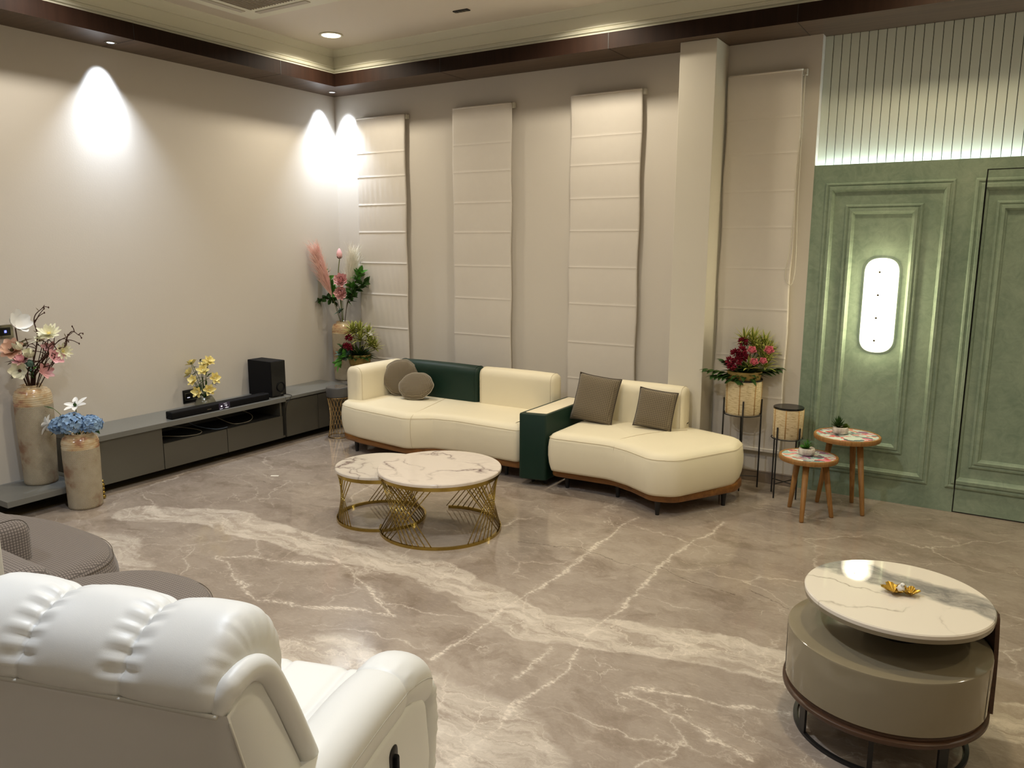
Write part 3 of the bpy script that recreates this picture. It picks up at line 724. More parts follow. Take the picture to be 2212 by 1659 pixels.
# soundbar
t = thing('soundbar', 'long black soundbar lying along the cabinet top', 'soundbar', (0.33, -1.75, 0.4278), 0.0)
bm = bmesh.new(); out = rounded([(-0.04, 0.0), (0.035, 0.0), (0.035, 0.05), (0.025, 0.058), (-0.04, 0.058)], [0.004, 0.01, 0.012, 0.01, 0.01], 4, 0.02)
MY = Matrix(((1, 0, 0, 0), (0, 0, 1, 0), (0, 1, 0, 0), (0, 0, 0, 1)))
puffy(bm, out, [(-0.47, 0.006), (-0.465, 0.0), (0.465, 0.0), (0.47, 0.006)], MY); obj('body', bm, M['blackp'], t, smooth=True, angle=30)
obj('control_panel', B(0.0352, 0.037, -0.045, 0.06, 0.004, 0.054), plain('panel_violet', (54, 46, 74), 0.3), t)
bm = bmesh.new()
for a in ((0.0, 0.03, 0.044, 0.0465), (-0.028, -0.014, 0.022, 0.034), (0.008, 0.034, 0.030, 0.034), (0.02, 0.03, 0.022, 0.026), (-0.038, -0.012, 0.006, 0.0095), (0.014, 0.044, 0.008, 0.013)):
    box(bm, 0.037, 0.0376, a[0], a[1], a[2], a[3])
obj('display_marks', bm, M['disp'], t)
obj('badge', B(0.0352, 0.0362, -0.155, -0.118, 0.022, 0.026), M['chrome'], t)
# subwoofer
t = thing('subwoofer', 'black box subwoofer standing on the cabinet top', 'speaker', (0.185, -1.145, 0.4275), 0.0)
bm = bmesh.new(); box(bm, -0.145, 0.145, -0.08, 0.08, 0.008, 0.315); obj('cabinet_box', bm, M['blackp'], t, bevel=0.004)
bm = bmesh.new(); box(bm, 0.1455, 0.150, -0.078, 0.078, 0.010, 0.312); obj('front_baffle', bm, M['sub_gloss'], t, bevel=0.002)
bm = bmesh.new(); lathe(bm, [(0.044, 0.0), (0.042, 0.008), (0.034, 0.004), (0.028, -0.02), (0.02, -0.03)], seg=32, cap0=False)
bmesh.ops.rotate(bm, cent=(0, 0, 0), matrix=Matrix.Rotation(PI / 2, 3, 'Y'), verts=bm.verts); bmesh.ops.translate(bm, vec=(0.150, 0.018, 0.085), verts=bm.verts)
obj('port', bm, M['blackp'], t, smooth=True)
obj('badge', B(0.150, 0.151, 0.015, 0.042, 0.024, 0.028), M['chrome'], t)
for sx in (-0.12, 0.12):
    for sy in (-0.06, 0.06):
        bm = bmesh.new(); lathe(bm, [(0.012, 0.0), (0.012, 0.009)], sx, sy, 12); obj('foot', bm, M['black'], t)
o = obj('power_cord', T(spline([(0.04, -1.06, 0.50), (0.06, -1.04, 0.44), (0.2, -1.03, 0.431), (0.37, -1.05, 0.431), (0.398, -1.07, 0.425), (0.40, -1.10, 0.39), (0.392, -1.12, 0.36), (0.384, -1.135, 0.2), (0.38, -1.14, 0.09)], 8), 0.0025, 6), M['black'], None, smooth=True)
tag(o, 'thin black cord hanging over the cabinet front beside the subwoofer', 'cord')
# wall sockets
t = thing('wall_socket', 'black socket plate on the left wall behind the yellow flowers', 'socket', (0.0, -1.775, 0.505))
obj('plate', B(0.0, 0.010, -0.085, 0.085, -0.055, 0.055), M['sub_gloss'], t, bevel=0.002)
bm = bmesh.new(); rings = []
for h, x in ((0.0, 0.010), (0.0, 0.012), (0.004, 0.012), (0.004, 0.010)): rings.append([bm.verts.new(p) for p in ((x, -0.07 + h, -0.03 + h), (x, 0.07 - h, -0.03 + h), (x, 0.07 - h, 0.03 - h), (x, -0.07 + h, 0.03 - h))])
for a, b in zip(rings, rings[1:]): bridge(bm, a, b)
obj('frame_line', bm, M['chrome'], t)
obj('switch_mark', B(0.010, 0.0125, -0.05, -0.025, -0.012, -0.006), M['disp'], t)
t = thing('switch_plate', 'chrome framed switch plate with a blue light on the left wall', 'switch', (0.0, -3.17, 1.165))
obj('plate', B(0.0, 0.012, -0.09, 0.068, -0.045, 0.045), M['chrome'], t, bevel=0.003)
obj('switch_panel', B(0.012, 0.016, -0.075, 0.048, -0.026, 0.026), M['sub_gloss'], t, bevel=0.001)
obj('indicator_light', B(0.016, 0.0175, 0.008, 0.022, -0.008, 0.008), M['blue'], t, bevel=0.002)
o = obj('paper_scrap', B(-0.03, 0.03, -0.012, 0.012, 0.0008, 0.002), plain('paper_white', (226, 220, 206), 0.7)); o.location = (1.03, -1.84, 0); o.rotation_euler = (0, 0, 0.5)
tag(o, 'small white scrap on the marble floor in front of the cabinet', 'scrap')

# ------------------------------------------------------------------ vases
def vase(x, y, z, H, rb, rs, rn, label, cap=True):
    t = thing('floor_vase', label, 'vase', (x, y, z))
    bm = bmesh.new(); s1 = H * 0.80
    lathe(bm, [(rb * 0.93, 0.0), (rb, 0.012), (rb * 1.0, H * 0.04), (rb + (rs - rb) * 0.5, H * 0.35), (rs, H * 0.66), (rs * 1.0, s1)], seg=64, cap1=False); obj('body', bm, M['vase'], t, smooth=True)
    bm = bmesh.new(); lathe(bm, [(rs, s1), (rs * 1.015, s1 + 0.008), (rs * 0.99, s1 + 0.02), (rs * 1.01, s1 + 0.035), (rs * 0.985, H * 0.90), (rs * 0.90, H * 0.94), (rs * 0.74, H * 0.965), (rn * 1.02, H * 0.975), (rn * 0.98, H * 0.985), (rn * 1.1, H), (rn * 0.95, H), (rn * 0.86, H - 0.01), (rn * 0.85, H - 0.12)], seg=64, cap0=False); obj('glazed_neck', bm, M['glaze'], t, smooth=True)
    return t
vase(0.165, -3.10, 0.1402, 0.675, 0.102, 0.115, 0.062, 'tall embossed cream vase on the low shelf by the left wall')
vase(0.495, -2.995, 0.0, 0.51, 0.105, 0.113, 0.085, 'shorter embossed cream vase on the floor holding blue hydrangeas')
vase(0.20, -0.19, 0.4278, 0.575, 0.10, 0.112, 0.066, 'embossed cream vase standing in the room corner')

# ------------------------------------------------------------------ flowers
RV = Vector((0.848, 0.53, 0)); FV = Vector((0.53, -0.848, 0)); UV_ = Vector((0, 0, 1))
def at(b, r, u, f=0.0): return Vector(b) + RV * r + UV_ * u + FV * f
def rdir(zmin=-0.2, zmax=1.0):
    while True:
        v = Vector((rnd.uniform(-1, 1), rnd.uniform(-1, 1), rnd.uniform(zmin, zmax)))
        if 0.2 < v.length < 1: return v.normalized()
def stemline(a, b, sag=0.02, n=8):
    a = Vector(a); b = Vector(b); m = a.lerp(b, 0.5) + Vector((rnd.uniform(-1, 1), rnd.uniform(-1, 1), 0)) * sag
    return spline([a, m, b], n)
def flower(name, label, cat, base, head, face, petals, plen, pw, mat, stem_mat, core=None, bend=0.5, cup=0.12, group=None, leaves=None, rings=2, stem_r=0.003, open_=0.9):
    base = Vector(base); head = Vector(head); face = Vector(face).normalized()
    t = thing(name, label, cat, base, 0, group)
    obj('stem', T(stemline(base, head, 0.015), stem_r, 6), stem_mat, t, smooth=True, org=base)
    bm = bmesh.new(); x, y = frame(face)
    for k in range(rings):
        op = open_ * (1 - 0.35 * k)
        for i in range(petals):
            a = 2 * PI * (i + 0.5 * k) / petals + rnd.uniform(-0.12, 0.12)
            d = (x * math.cos(a) + y * math.sin(a)) * op + face * (0.35 + 0.35 * k)
            blade(bm, head, d, face, plen * (1 - 0.15 * k) * rnd.uniform(0.9, 1.08), pw, bend * rnd.uniform(0.6, 1.2), 4, 6, 'petal', cup)
    obj('petals', bm, mat, t, org=base)
    if core:
        bm = bmesh.new(); ball(bm, head + face * plen * 0.18, plen * 0.13, 1, 1, 1, 10)
        for i in range(6):
            d = (face + rdir(-1, 1) * 0.35).normalized(); tube(bm, [head, head + d * plen * 0.45], 0.0012, 4)
        obj('stamens', bm, core, t, org=base)
    if leaves:
        lm, ln, ll, lw = leaves
        bm = bmesh.new(); pts = stemline(base, head, 0.0)
        for i in range(ln):
            p = Vector(base).lerp(head, rnd.uniform(0.45, 0.97)); d = (rdir(-0.2, 0.7) + face * 0.2)
            blade(bm, p, d, UV_, ll * rnd.uniform(0.8, 1.1), lw, -0.25, 2, 6, 'leaf', 0.12)
        obj('leaves', bm, lm, t, org=base)
    return t

# magnolias and twigs in the tall vase by the left wall
vb = (0.165, -3.10, 0.72); top = Vector((0.165, -3.10, 0.815)); S = 1 / 325.0
def px(dx, dy, f=0.0): return top + RV * dx * S + UV_ * (-dy) * S + FV * f
g = 'flowers of the tall vase'
flower('magnolia', 'large white open magnolia, highest bloom of the tall vase', 'flower', vb, px(-22, -128), (0.75, 0.1, 0.45), 7, 0.115, 0.082, M['p_white'], M['twig'], None, 0.35, 0.18, g, (M['leaf_olive'], 5, 0.10, 0.05), 1, 0.004, 0.7)
flower('magnolia', 'peach open magnolia at the left of the tall vase', 'flower', vb, px(-26, -74, 0.03), (0.5, -0.6, 0.6), 7, 0.092, 0.06, M['p_peach'], M['twig'], M['leaf_olive'], 0.1, 0.18, g, (M['leaf_olive'], 4, 0.09, 0.045), 2, 0.004, 1.1)
flower('lotus_flower', 'coral pink lotus shaped bloom low in the tall vase', 'flower', vb, px(-2, -52, 0.06), (0.35, -0.5, 0.8), 12, 0.070, 0.026, M['p_pink'], M['twig'], None, 0.25, 0.1, g, None, 2, 0.003, 1.1)
flower('magnolia', 'pale mauve magnolia lowest on the right of the tall vase', 'flower', vb, px(36, -28, 0.05), (0.9, 0.2, 0.4), 6, 0.08, 0.046, M['p_dusty'], M['twig'], None, 0.1, 0.2, g, None, 1, 0.003, 0.5)
flower('magnolia', 'pink and white magnolia at the right of the tall vase', 'flower', vb, px(60, -58, 0.03), (0.9, 0.0, 0.5), 6, 0.075, 0.05, M['p_pink'], M['twig'], None, 0.2, 0.2, g, None, 1, 0.003, 0.6)
flower('star_blossom', 'large pale yellow many-petalled bloom high in the tall vase', 'flower', vb, px(50, -108), (0.5, -0.4, 0.8), 12, 0.085, 0.028, M['p_cream'], M['twig'], M['p_yellow'], 0.15, 0.1, g, None, 2, 0.003, 1.2)
flower('star_blossom', 'cream spiky bloom at the far right of the tall vase', 'flower', vb, px(72, -72, -0.01), (0.95, 0.0, 0.2), 12, 0.065, 0.022, M['p_cream'], M['twig'], M['p_yellow'], 0.15, 0.1, g, None, 2, 0.003, 1.0)
flower('star_blossom', 'cream bloom behind the twig of the tall vase', 'flower', vb, px(30, -94, -0.03), (-0.2, -0.5, 0.8), 10, 0.07, 0.028, M['p_cream'], M['twig'], M['p_yellow'], 0.15, 0.1, g, None, 2, 0.003, 1.0)
flower('white_blossom', 'white drooping bloom just above the rim of the tall vase', 'flower', vb, px(-6, -34, 0.07), (0.6, -0.6, 0.1), 6, 0.075, 0.06, M['p_cream'], M['twig'], M['twig'], 0.25, 0.15, g, (M['leaf_mid'], 2, 0.05, 0.03), 1, 0.003, 0.8)
flower('white_blossom', 'rounded pale bud cluster in the middle of the tall vase', 'flower', vb, px(16, -62, 0.03), (0.2, -0.6, 0.6), 7, 0.065, 0.06, M['p_cream'], M['twig'], None, 0.7, 0.2, g, (M['leaf_grey'], 5, 0.05, 0.035), 1, 0.003, 0.6)
def twig(label, pts, side, r0=0.0065):
    b = Vector(pts[0]); t = thing('twisted_branch', label, 'branch', b)
    P = spline(pts, 6); n = len(P)
    obj('branch', T(P, [r0 * (1 - 0.72 * i / n) for i in range(n)], 7), M['twig'], t, smooth=True, org=b)
    for k, (i, dx, dy, f) in enumerate(side):
        p = P[min(n - 1, int(i * n))]; q = p + RV * dx * S + UV_ * (-dy) * S + FV * f
        m = p.lerp(q, 0.5) + UV_ * 0.008
        bm = T(spline([p, m, q], 4), [0.003] * 4 + [0.0026] * 4 + [0.0016], 5)
        ball(bm, q, 0.0045, 1, 1, 1.6, 8); obj('twig', bm, M['twig'], t, smooth=True, org=b)
    bm = bmesh.new()
    for k in range(3): blade(bm, P[int(n * (0.5 + 0.15 * k))], rdir(0, 1), UV_, 0.03, 0.014, 0.2, 2, 4, 'leaf', 0.2)
    obj('bud_leaves', bm, M['leaf_olive'], t, org=b)
twig('tall twisted brown branch arching upward from the tall vase', [vb, px(4, -20), px(12, -45, 0.02), px(22, -85, 0.01), px(24, -112), px(20, -136), px(25, -152), px(40, -165), px(46, -172)],
     [(0.86, 14, -2, 0), (0.62, 26, -20, 0.01), (0.6, 24, -32, 0), (0.5, 16, 2, 0.01), (0.45, 12, -10, 0), (0.35, -26, -6, 0.02)])
twig('twisted brown branch reaching right from the tall vase', [vb, px(6, -16), px(22, -36, 0.03), px(44, -62, 0.03), px(66, -78, 0.02), px(82, -84), px(88, -104), px(100, -116), px(112, -108)],
     [(0.98, 10, -3, 0), (0.98, 6, 6, 0), (0.9, -4, -12, 0), (0.7, 26, 8, 0), (0.6, 10, -26, 0), (0.5, -16, -22, 0), (0.4, -26, -10, 0.02)], 0.0075)
twig('thin twisted brown branch low on the right of the tall vase', [vb, px(8, -12), px(26, -30, 0.05), px(40, -40, 0.05), px(58, -46, 0.04), px(64, -52, 0.04)],
     [(0.6, 20, -26, 0), (0.8, 6, -16, 0), (0.4, 14, -36, 0)], 0.006)
twig('curling brown branch in the middle of the tall vase', [vb, px(2, -18), px(10, -40, -0.02), px(36, -66, -0.02), px(62, -92, -0.02), px(84, -104, -0.02), px(98, -114, -0.02)],
     [(0.5, -16, -20, 0), (0.6, 4, -24, 0), (0.75, 12, 6, 0), (0.4, -22, 0, 0)], 0.0055)

flower('white_blossom', 'pale grey pink bud left of centre in the tall vase', 'flower', vb, px(-2, -78, 0.04), (-0.2, -0.6, 0.6), 6, 0.06, 0.05, M['p_cream'], M['twig'], None, 0.75, 0.2, g, (M['leaf_grey'], 6, 0.05, 0.035), 1, 0.003, 0.5)
flower('white_blossom', 'green white bud low in the middle of the tall vase', 'flower', vb, px(18, -42, 0.05), (0.1, -0.6, 0.6), 6, 0.05, 0.045, M['leaf_grey'], M['twig'], None, 0.8, 0.2, g, (M['leaf_mid'], 4, 0.05, 0.035), 1, 0.003, 0.5)
flower('magnolia', 'dusty pink half open magnolia in the middle right of the tall vase', 'flower', vb, px(46, -72, -0.01), (0.4, -0.4, 0.8), 6, 0.07, 0.045, M['p_dusty'], M['twig'], None, 0.4, 0.2, g, (M['leaf_olive'], 5, 0.05, 0.03), 1, 0.003, 0.7)
twig('thin crooked brown branch left of the tall arching one', [vb, px(-2, -20, 0.02), px(-6, -44, 0.03), px(-4, -66, 0.03), px(8, -86, 0.03), px(20, -92, 0.03)],
     [(0.6, -14, -10, 0), (0.8, -4, -14, 0), (0.9, 10, 8, 0)], 0.005)
twig('knotted brown branch crossing the middle of the tall vase', [vb, px(4, -24, 0.05), px(16, -48, 0.05), px(40, -58, 0.05), px(52, -78, 0.04), px(46, -92, 0.04), px(58, -100, 0.04)],
     [(0.5, 4, -22, 0), (0.6, 16, 4, 0), (0.7, 14, -10, 0), (0.85, -12, -4, 0)], 0.006)
# hydrangeas and lilies in the short vase
hb = Vector((0.495, -2.995, 0.44)); top = Vector((0.495, -2.995, 0.51)); S = 1 / 335.0
def hydrangea(dx, dy, f, r, label):
    c = px(dx, dy, f); t = thing('hydrangea', label, 'flower', hb, 0, 'blue hydrangea heads in the short vase')
    obj('stem', T(stemline(hb, c, 0.0), 0.004, 6), M['stem_g'], t, smooth=True, org=hb)
    bm = bmesh.new()
    for k in range(64):
        ph = math.acos(1 - 2 * (k + 0.5) / 64); th = k * 2.39996
        d = Vector((math.sin(ph) * math.cos(th), math.sin(ph) * math.sin(th), math.cos(ph)))
        if d.z < -0.75: continue
        p = c + Vector((d.x * r, d.y * r, d.z * r * 0.8)) * rnd.uniform(0.85, 1.05); x, y = frame(d); a0 = rnd.uniform(0, PI)
        for i in range(4):
            a = a0 + i * PI / 2
            blade(bm, p, x * math.cos(a) + y * math.sin(a) + d * rnd.uniform(0.1, 0.7), d, 0.026, 0.024, -0.1, 2, 3, 'petal', 0.15)
    obj('florets', bm, M['p_blue'], t, org=hb)
    bm = bmesh.new()
    for a in (0.4, 2.2, 4.3): blade(bm, c - UV_ * r * 0.5, (math.cos(a), math.sin(a), -0.35), UV_, 0.07, 0.045, -0.2, 2, 5, 'leaf', 0.1)
    obj('leaves', bm, M['leaf_dark'], t, org=hb)
hydrangea(-38, -16, 0.02, 0.055, 'blue hydrangea head, leftmost in the short vase')
hydrangea(-4, -24, 0.055, 0.078, 'largest pale blue hydrangea head, in the middle of the short vase')
hydrangea(32, -20, 0.02, 0.062, 'blue hydrangea head, rightmost in the short vase')
flower('white_lily', 'white lily standing above the blue hydrangeas', 'flower', hb, px(-2, -58), (0.2, -0.4, 0.9), 6, 0.085, 0.04, M['p_white'], M['stem_g'], M['leaf_dark'], -0.1, 0.2, 'white lilies in the short vase', (M['leaf_mid'], 2, 0.05, 0.02), 1, 0.003, 0.9)
flower('white_lily', 'white lily drooping to the left of the hydrangeas', 'flower', hb, px(-66, -18, 0.0), (-0.7, -0.5, 0.2), 6, 0.075, 0.036, M['p_white'], M['stem_g'], M['leaf_dark'], -0.2, 0.2, 'white lilies in the short vase', None, 1, 0.003, 0.9)
t = thing('leaf_sprig', 'single long green leaf reaching left from the short vase', 'leaf', hb)
e = px(-50, -52); q = px(-76, -60)
obj('stem', T(spline([hb, px(-30, -30), e], 6), 0.002, 6), M['stem_g'], t, smooth=True, org=hb)
bm = bmesh.new(); blade(bm, e, q - e, UV_, 0.075, 0.022, 0.0, 2, 8, 'leaf', 0.1); obj('leaf', bm, M['leaf_dark'], t, org=hb)

# yellow flowers in the grey pot
t = thing('flower_pot', 'low squat grey glazed pot on the cabinet holding yellow flowers', 'pot', (0.175, -1.775, 0.4278))
bm = bmesh.new(); lathe(bm, [(0.058, 0.0), (0.078, 0.012), (0.084, 0.03), (0.072, 0.06), (0.056, 0.09), (0.052, 0.09), (0.052, 0.075)], seg=40); obj('pot_body', bm, M['pot_grey'], t, smooth=True)
yb = Vector((0.175, -1.775, 0.505)); top = Vector((0.175, -1.775, 0.515)); S = 1 / 272.0
ypos = [(-26, -72, 0, (-0.4, -0.2, 0.8), 'open yellow bloom high on the left of the grey pot'), (14, -78, 0, (0.7, 0.0, 0.6), 'yellow bloom highest on the right of the grey pot'),
        (4, -70, -0.02, (0.3, -0.3, 0.8), 'pale yellow bloom at the top middle of the grey pot'), (4, -60, 0.04, (0.5, -0.6, 0.5), 'yellow bloom facing out in the upper middle of the grey pot'),
        (-32, -52, 0.0, (-0.7, -0.4, 0.5), 'cream yellow bloom at the far left of the grey pot'), (-18, -38, 0.05, (0.1, -0.8, 0.4), 'yellow bloom in the middle left of the grey pot'),
        (28, -42, 0.02, (0.9, -0.2, 0.3), 'pale yellow bloom at the far right of the grey pot'), (-8, -14, 0.07, (0.3, -0.9, 0.2), 'large yellow bloom lowest in front of the grey pot'),
        (18, -18, 0.06, (0.8, -0.4, 0.2), 'large golden bloom low on the right of the grey pot')]
for dx, dy, f, fc, lab in ypos:
    flower('yellow_flower', lab, 'flower', yb + RV * dx * 0.0003, px(dx * 0.9, dy, max(-0.02, f)), fc, 6, 0.058, 0.034, M['p_yellow'], M['stem_g'], M['p_cream'], 0.15, 0.2, 'yellow flowers in the grey pot', (M['leaf_dark'], 5, 0.055, 0.022), 2, 0.0022, 1.1)
t = thing('leaf_spray', 'green curled pointed leaves topping the yellow flowers', 'foliage', yb)
bm = bmesh.new()
for dx, dy in ((-24, -74), (-4, -80), (0, -64), (-6, -30), (6, -26), (12, -20), (-12, -18)):
    p = px(dx, dy, 0.02); tube(bm, [yb, yb.lerp(p, 0.6) + FV * 0.01, p], 0.002, 5)
    for k in range(3): blade(bm, p, rdir(-0.1, 0.6), UV_, 0.05, 0.014, -0.3, 2, 6, 'leaf', 0.1)
obj('leaves', bm, M['leaf_dark'], t, org=yb)

# corner vase arrangement
cb = Vector((0.20, -0.19, 0.90)); top = Vector((0.20, -0.19, 1.003)); S = 1 / 224.0
def plume(label, base, tip, mat, spread, n, side=0.0):
    base = Vector(base); tip = Vector(tip); t = thing('feather_plume', label, 'plume', base)
    obj('stem', T(spline([base, base.lerp(tip, 0.4), base.lerp(tip, 0.75)], 5), 0.003, 6), M['stem_g'], t, smooth=True, org=base)
    bm = bmesh.new(); L = (tip - base).length; ax = (tip - base).normalized()
    for k in range(n):
        s = rnd.uniform(0.42, 0.85); p = base.lerp(tip, s)
        d = (ax * 1.0 + rdir(-1, 1) * spread + RV * side).normalized(); ln = L * rnd.uniform(0.14, 0.38) * (1.1 - 0.45 * s)
        q = p + d * ln * 0.6; e = p + d * ln + rdir(-1, 0.2) * ln * 0.12
        tube(bm, spline([p, q, e], 3), [0.0013] * 3 + [0.0011] * 3 + [0.0004], 3)
    obj('feathers', bm, mat, t, org=base)
plume('tall blush pink feathery plume leaning left in the corner vase', cb, px(-46, -160, 0.13), M['p_blush'], 0.30, 1100, -0.12)
plume('ivory white feathery plume at the right of the corner vase', cb, px(26, -156, -0.02), M['p_ivory'], 0.42, 900, 0.06)
def leafy(label, base, pts, n, ll, lw, mat, group=None, name='leafy_branch'):
    base = Vector(base); t = thing(name, label, 'foliage', base, 0, group)
    P = spline([base] + pts, 6); obj('stem', T(P, 0.0026, 6), M['twig'], t, smooth=True, org=base)
    bm = bmesh.new(); m = len(P)
    for k in range(n):
        i = int(m * (0.42 + 0.57 * k / n)); p = P[min(i, m - 1)]; ax = (P[min(i + 1, m - 1)] - P[max(0, i - 1)]).normalized()
        d = (ax * 0.6 + rdir(-0.5, 0.9) * 0.9); blade(bm, p, d, rdir(0.2, 1), ll * rnd.uniform(0.8, 1.15), lw, -0.15, 2, 6, 'leaf', 0.16)
    obj('leaves', bm, mat, t, org=base); return t
leafy('glossy green leaf branch on the left of the corner vase', cb, [px(-10, -38), px(-24, -70), px(-42, -104)], 36, 0.095, 0.046, M['leaf_mid'])
leafy('drooping green leaf branch at the far left of the corner vase', cb, [px(-12, -30, 0.02), px(-26, -48, 0.02), px(-54, -44, 0.02)], 22, 0.08, 0.042, M['leaf_dark'])
leafy('glossy green leaf branch rising right in the corner vase', cb, [px(10, -34, 0.02), px(24, -70, 0.03), px(40, -104, 0.02)], 40, 0.095, 0.046, M['leaf_mid'])
leafy('dark green leaf branch reaching far right from the corner vase', cb, [px(12, -36, 0.05), px(28, -64, 0.06), px(52, -84, 0.05)], 28, 0.09, 0.044, M['leaf_dark'])
flower('carnation', 'upper ruffled dusty pink bloom of the corner vase', 'flower', cb, px(2, -86, 0.06), (0.4, -0.7, 0.4), 10, 0.085, 0.055, M['p_dusty'], M['stem_g'], None, 0.30, 0.3, 'dusty pink blooms in the corner vase', None, 3, 0.003, 1.1)
flower('carnation', 'lower ruffled dusty pink bloom of the corner vase', 'flower', cb, px(4, -62, 0.08), (0.3, -0.8, 0.1), 10, 0.085, 0.055, M['p_dusty'], M['stem_g'], None, 0.30, 0.3, 'dusty pink blooms in the corner vase', (M['leaf_grey'], 4, 0.10, 0.05), 3, 0.003, 1.1)
t = thing('lotus_bud', 'closed pink lotus bud on a tall stem in the corner vase', 'flower', cb)
hd = px(-2, -134, 0.03)
obj('stem', T(spline([cb, px(-4, -60, 0.03), px(-6, -100, 0.03), hd], 6), 0.0042, 7), M['stem_g'], t, smooth=True, org=cb)
bm = bmesh.new(); lathe(bm, [(0.006, 0.0), (0.022, 0.014), (0.028, 0.034), (0.024, 0.062), (0.012, 0.088), (0.002, 0.098)], seg=20); bmesh.ops.translate(bm, vec=hd, verts=bm.verts); obj('bud', bm, M['p_pink'], t, smooth=True, org=cb)
bm = bmesh.new()
for i in range(6):
    a = i * PI / 3; blade(bm, hd + Vector((math.cos(a), math.sin(a), 0)) * 0.012, (math.cos(a) * 0.4, math.sin(a) * 0.4, 1), (math.cos(a), math.sin(a), 0), 0.05, 0.032, -0.25, 2, 5, 'leaf', 0.1)
obj('sepals', bm, M['leaf_olive'], t, org=cb)

# potted arrangements
def tuft(label, c, n, L, W_, mats, group, spread=0.7, upz=0.6, stem_from=None, name='striped_foliage'):
    c = Vector(c); t = thing(name, label, 'foliage', stem_from if stem_from else c, 0, group); o_ = Vector(t.location)
    if stem_from: obj('stem', T([Vector(stem_from), c], 0.004, 6), M['stem_g'], t, smooth=True, org=o_)
    bm = bmesh.new()
    for k in range(n):
        a = k * 2.39996; q = (k + 0.5) / n; d = Vector((math.cos(a) * q ** 0.5 * spread, math.sin(a) * q ** 0.5 * spread, upz * (1.15 - q)))
        blade(bm, c + Vector((0, 0, 0.04 * (1 - q) * 0.6)), d, UV_, L * rnd.uniform(0.75, 1.1), W_, -0.28 * q - 0.05, 4, 6, 'leaf', 0.15, stripe=len(mats) > 1)
    obj('leaves', bm, mats, t, org=o_); return t
def rose(label, c, r, mat, base, face, group):
    c = Vector(c); base = Vector(base); t = thing('rose', label, 'flower', base, 0, group); face = Vector(face).normalized()
    obj('stem', T(stemline(base, c, 0.01), 0.0028, 6), M['stem_g'], t, smooth=True, org=base)
    bm = bmesh.new(); x, y = frame(face); ball(bm, c + face * r * 0.3, r * 0.42, 1, 1, 1, 10)
    for k in range(4):
        for i in range(5):
            a = 2 * PI * (i + 0.4 * k) / 5; rr = r * (0.18 + 0.16 * k)
            dd = (x * math.cos(a) + y * math.sin(a))
            blade(bm, c + dd * rr * 0.75 - face * r * 0.25, dd * (0.10 + 0.13 * k) + face, -dd, r * (1.35 - 0.08 * k), r * (1.0 + 0.16 * k), 0.22 - 0.12 * k, 6, 6, 'petal', 0.35)
    obj('petals', bm, mat, t, org=base)
    bm = bmesh.new()
    for i in range(5):
        a = 2 * PI * i / 5; dd = (x * math.cos(a) + y * math.sin(a)); blade(bm, c - face * r * 0.2, dd + face * 0.3, face, r * 0.9, r * 0.35, 0.1, 2, 4, 'leaf', 0.1)
    obj('sepals', bm, M['leaf_mid'], t, org=base)
def cluster(label, cs, r, mat, base, group, name='burgundy_flower'):
    for i, c in enumerate(cs):
        c = Vector(c); b = Vector(base); t = thing(name, label[i], 'flower', b, 0, group)
        obj('stem', T(stemline(b, c, 0.006), 0.0025, 6), M['stem_g'], t, smooth=True, org=b)
        bm = bmesh.new()
        for k in range(64):
            d = rdir(-0.6, 1)
            blade(bm, c + d * r * 0.25, d, rdir(-1, 1), r * rnd.uniform(0.5, 0.9), r * 0.36, rnd.uniform(-0.4, 0.4), 3, 4, 'petal', 0.3)
        obj('petals', bm, mat, t, org=b)
def monstera(label, base, tip, group, L=0.16, W_=0.12):
    base = Vector(base); tip = Vector(tip); t = thing('cut_leaf', label, 'leaf', base, 0, group); d = (tip - base).normalized()
    p = base.lerp(tip, 0.3); obj('stem', T(spline([base, p, base.lerp(tip, 0.9)], 5), 0.0022, 6), M['stem_g'], t, smooth=True, org=base)
    bm = bmesh.new(); s = d.cross(UV_).normalized(); ll = (tip - p).length
    for k in range(4):
        q = p.lerp(tip, 0.12 + 0.22 * k)
        for sg in (-1, 1): blade(bm, q, d * 0.9 + s * sg * 0.8 + UV_ * 0.05, UV_, W_ * (0.75 - 0.08 * k), W_ * 0.30, -0.3, 2, 5, 'leaf', 0.1)
    blade(bm, p, d, UV_, ll * 1.1, W_ * 0.42, -0.12, 2, 6, 'leaf', 0.1)
    obj('leaf_blade', bm, M['leaf_dark'], t, org=base)

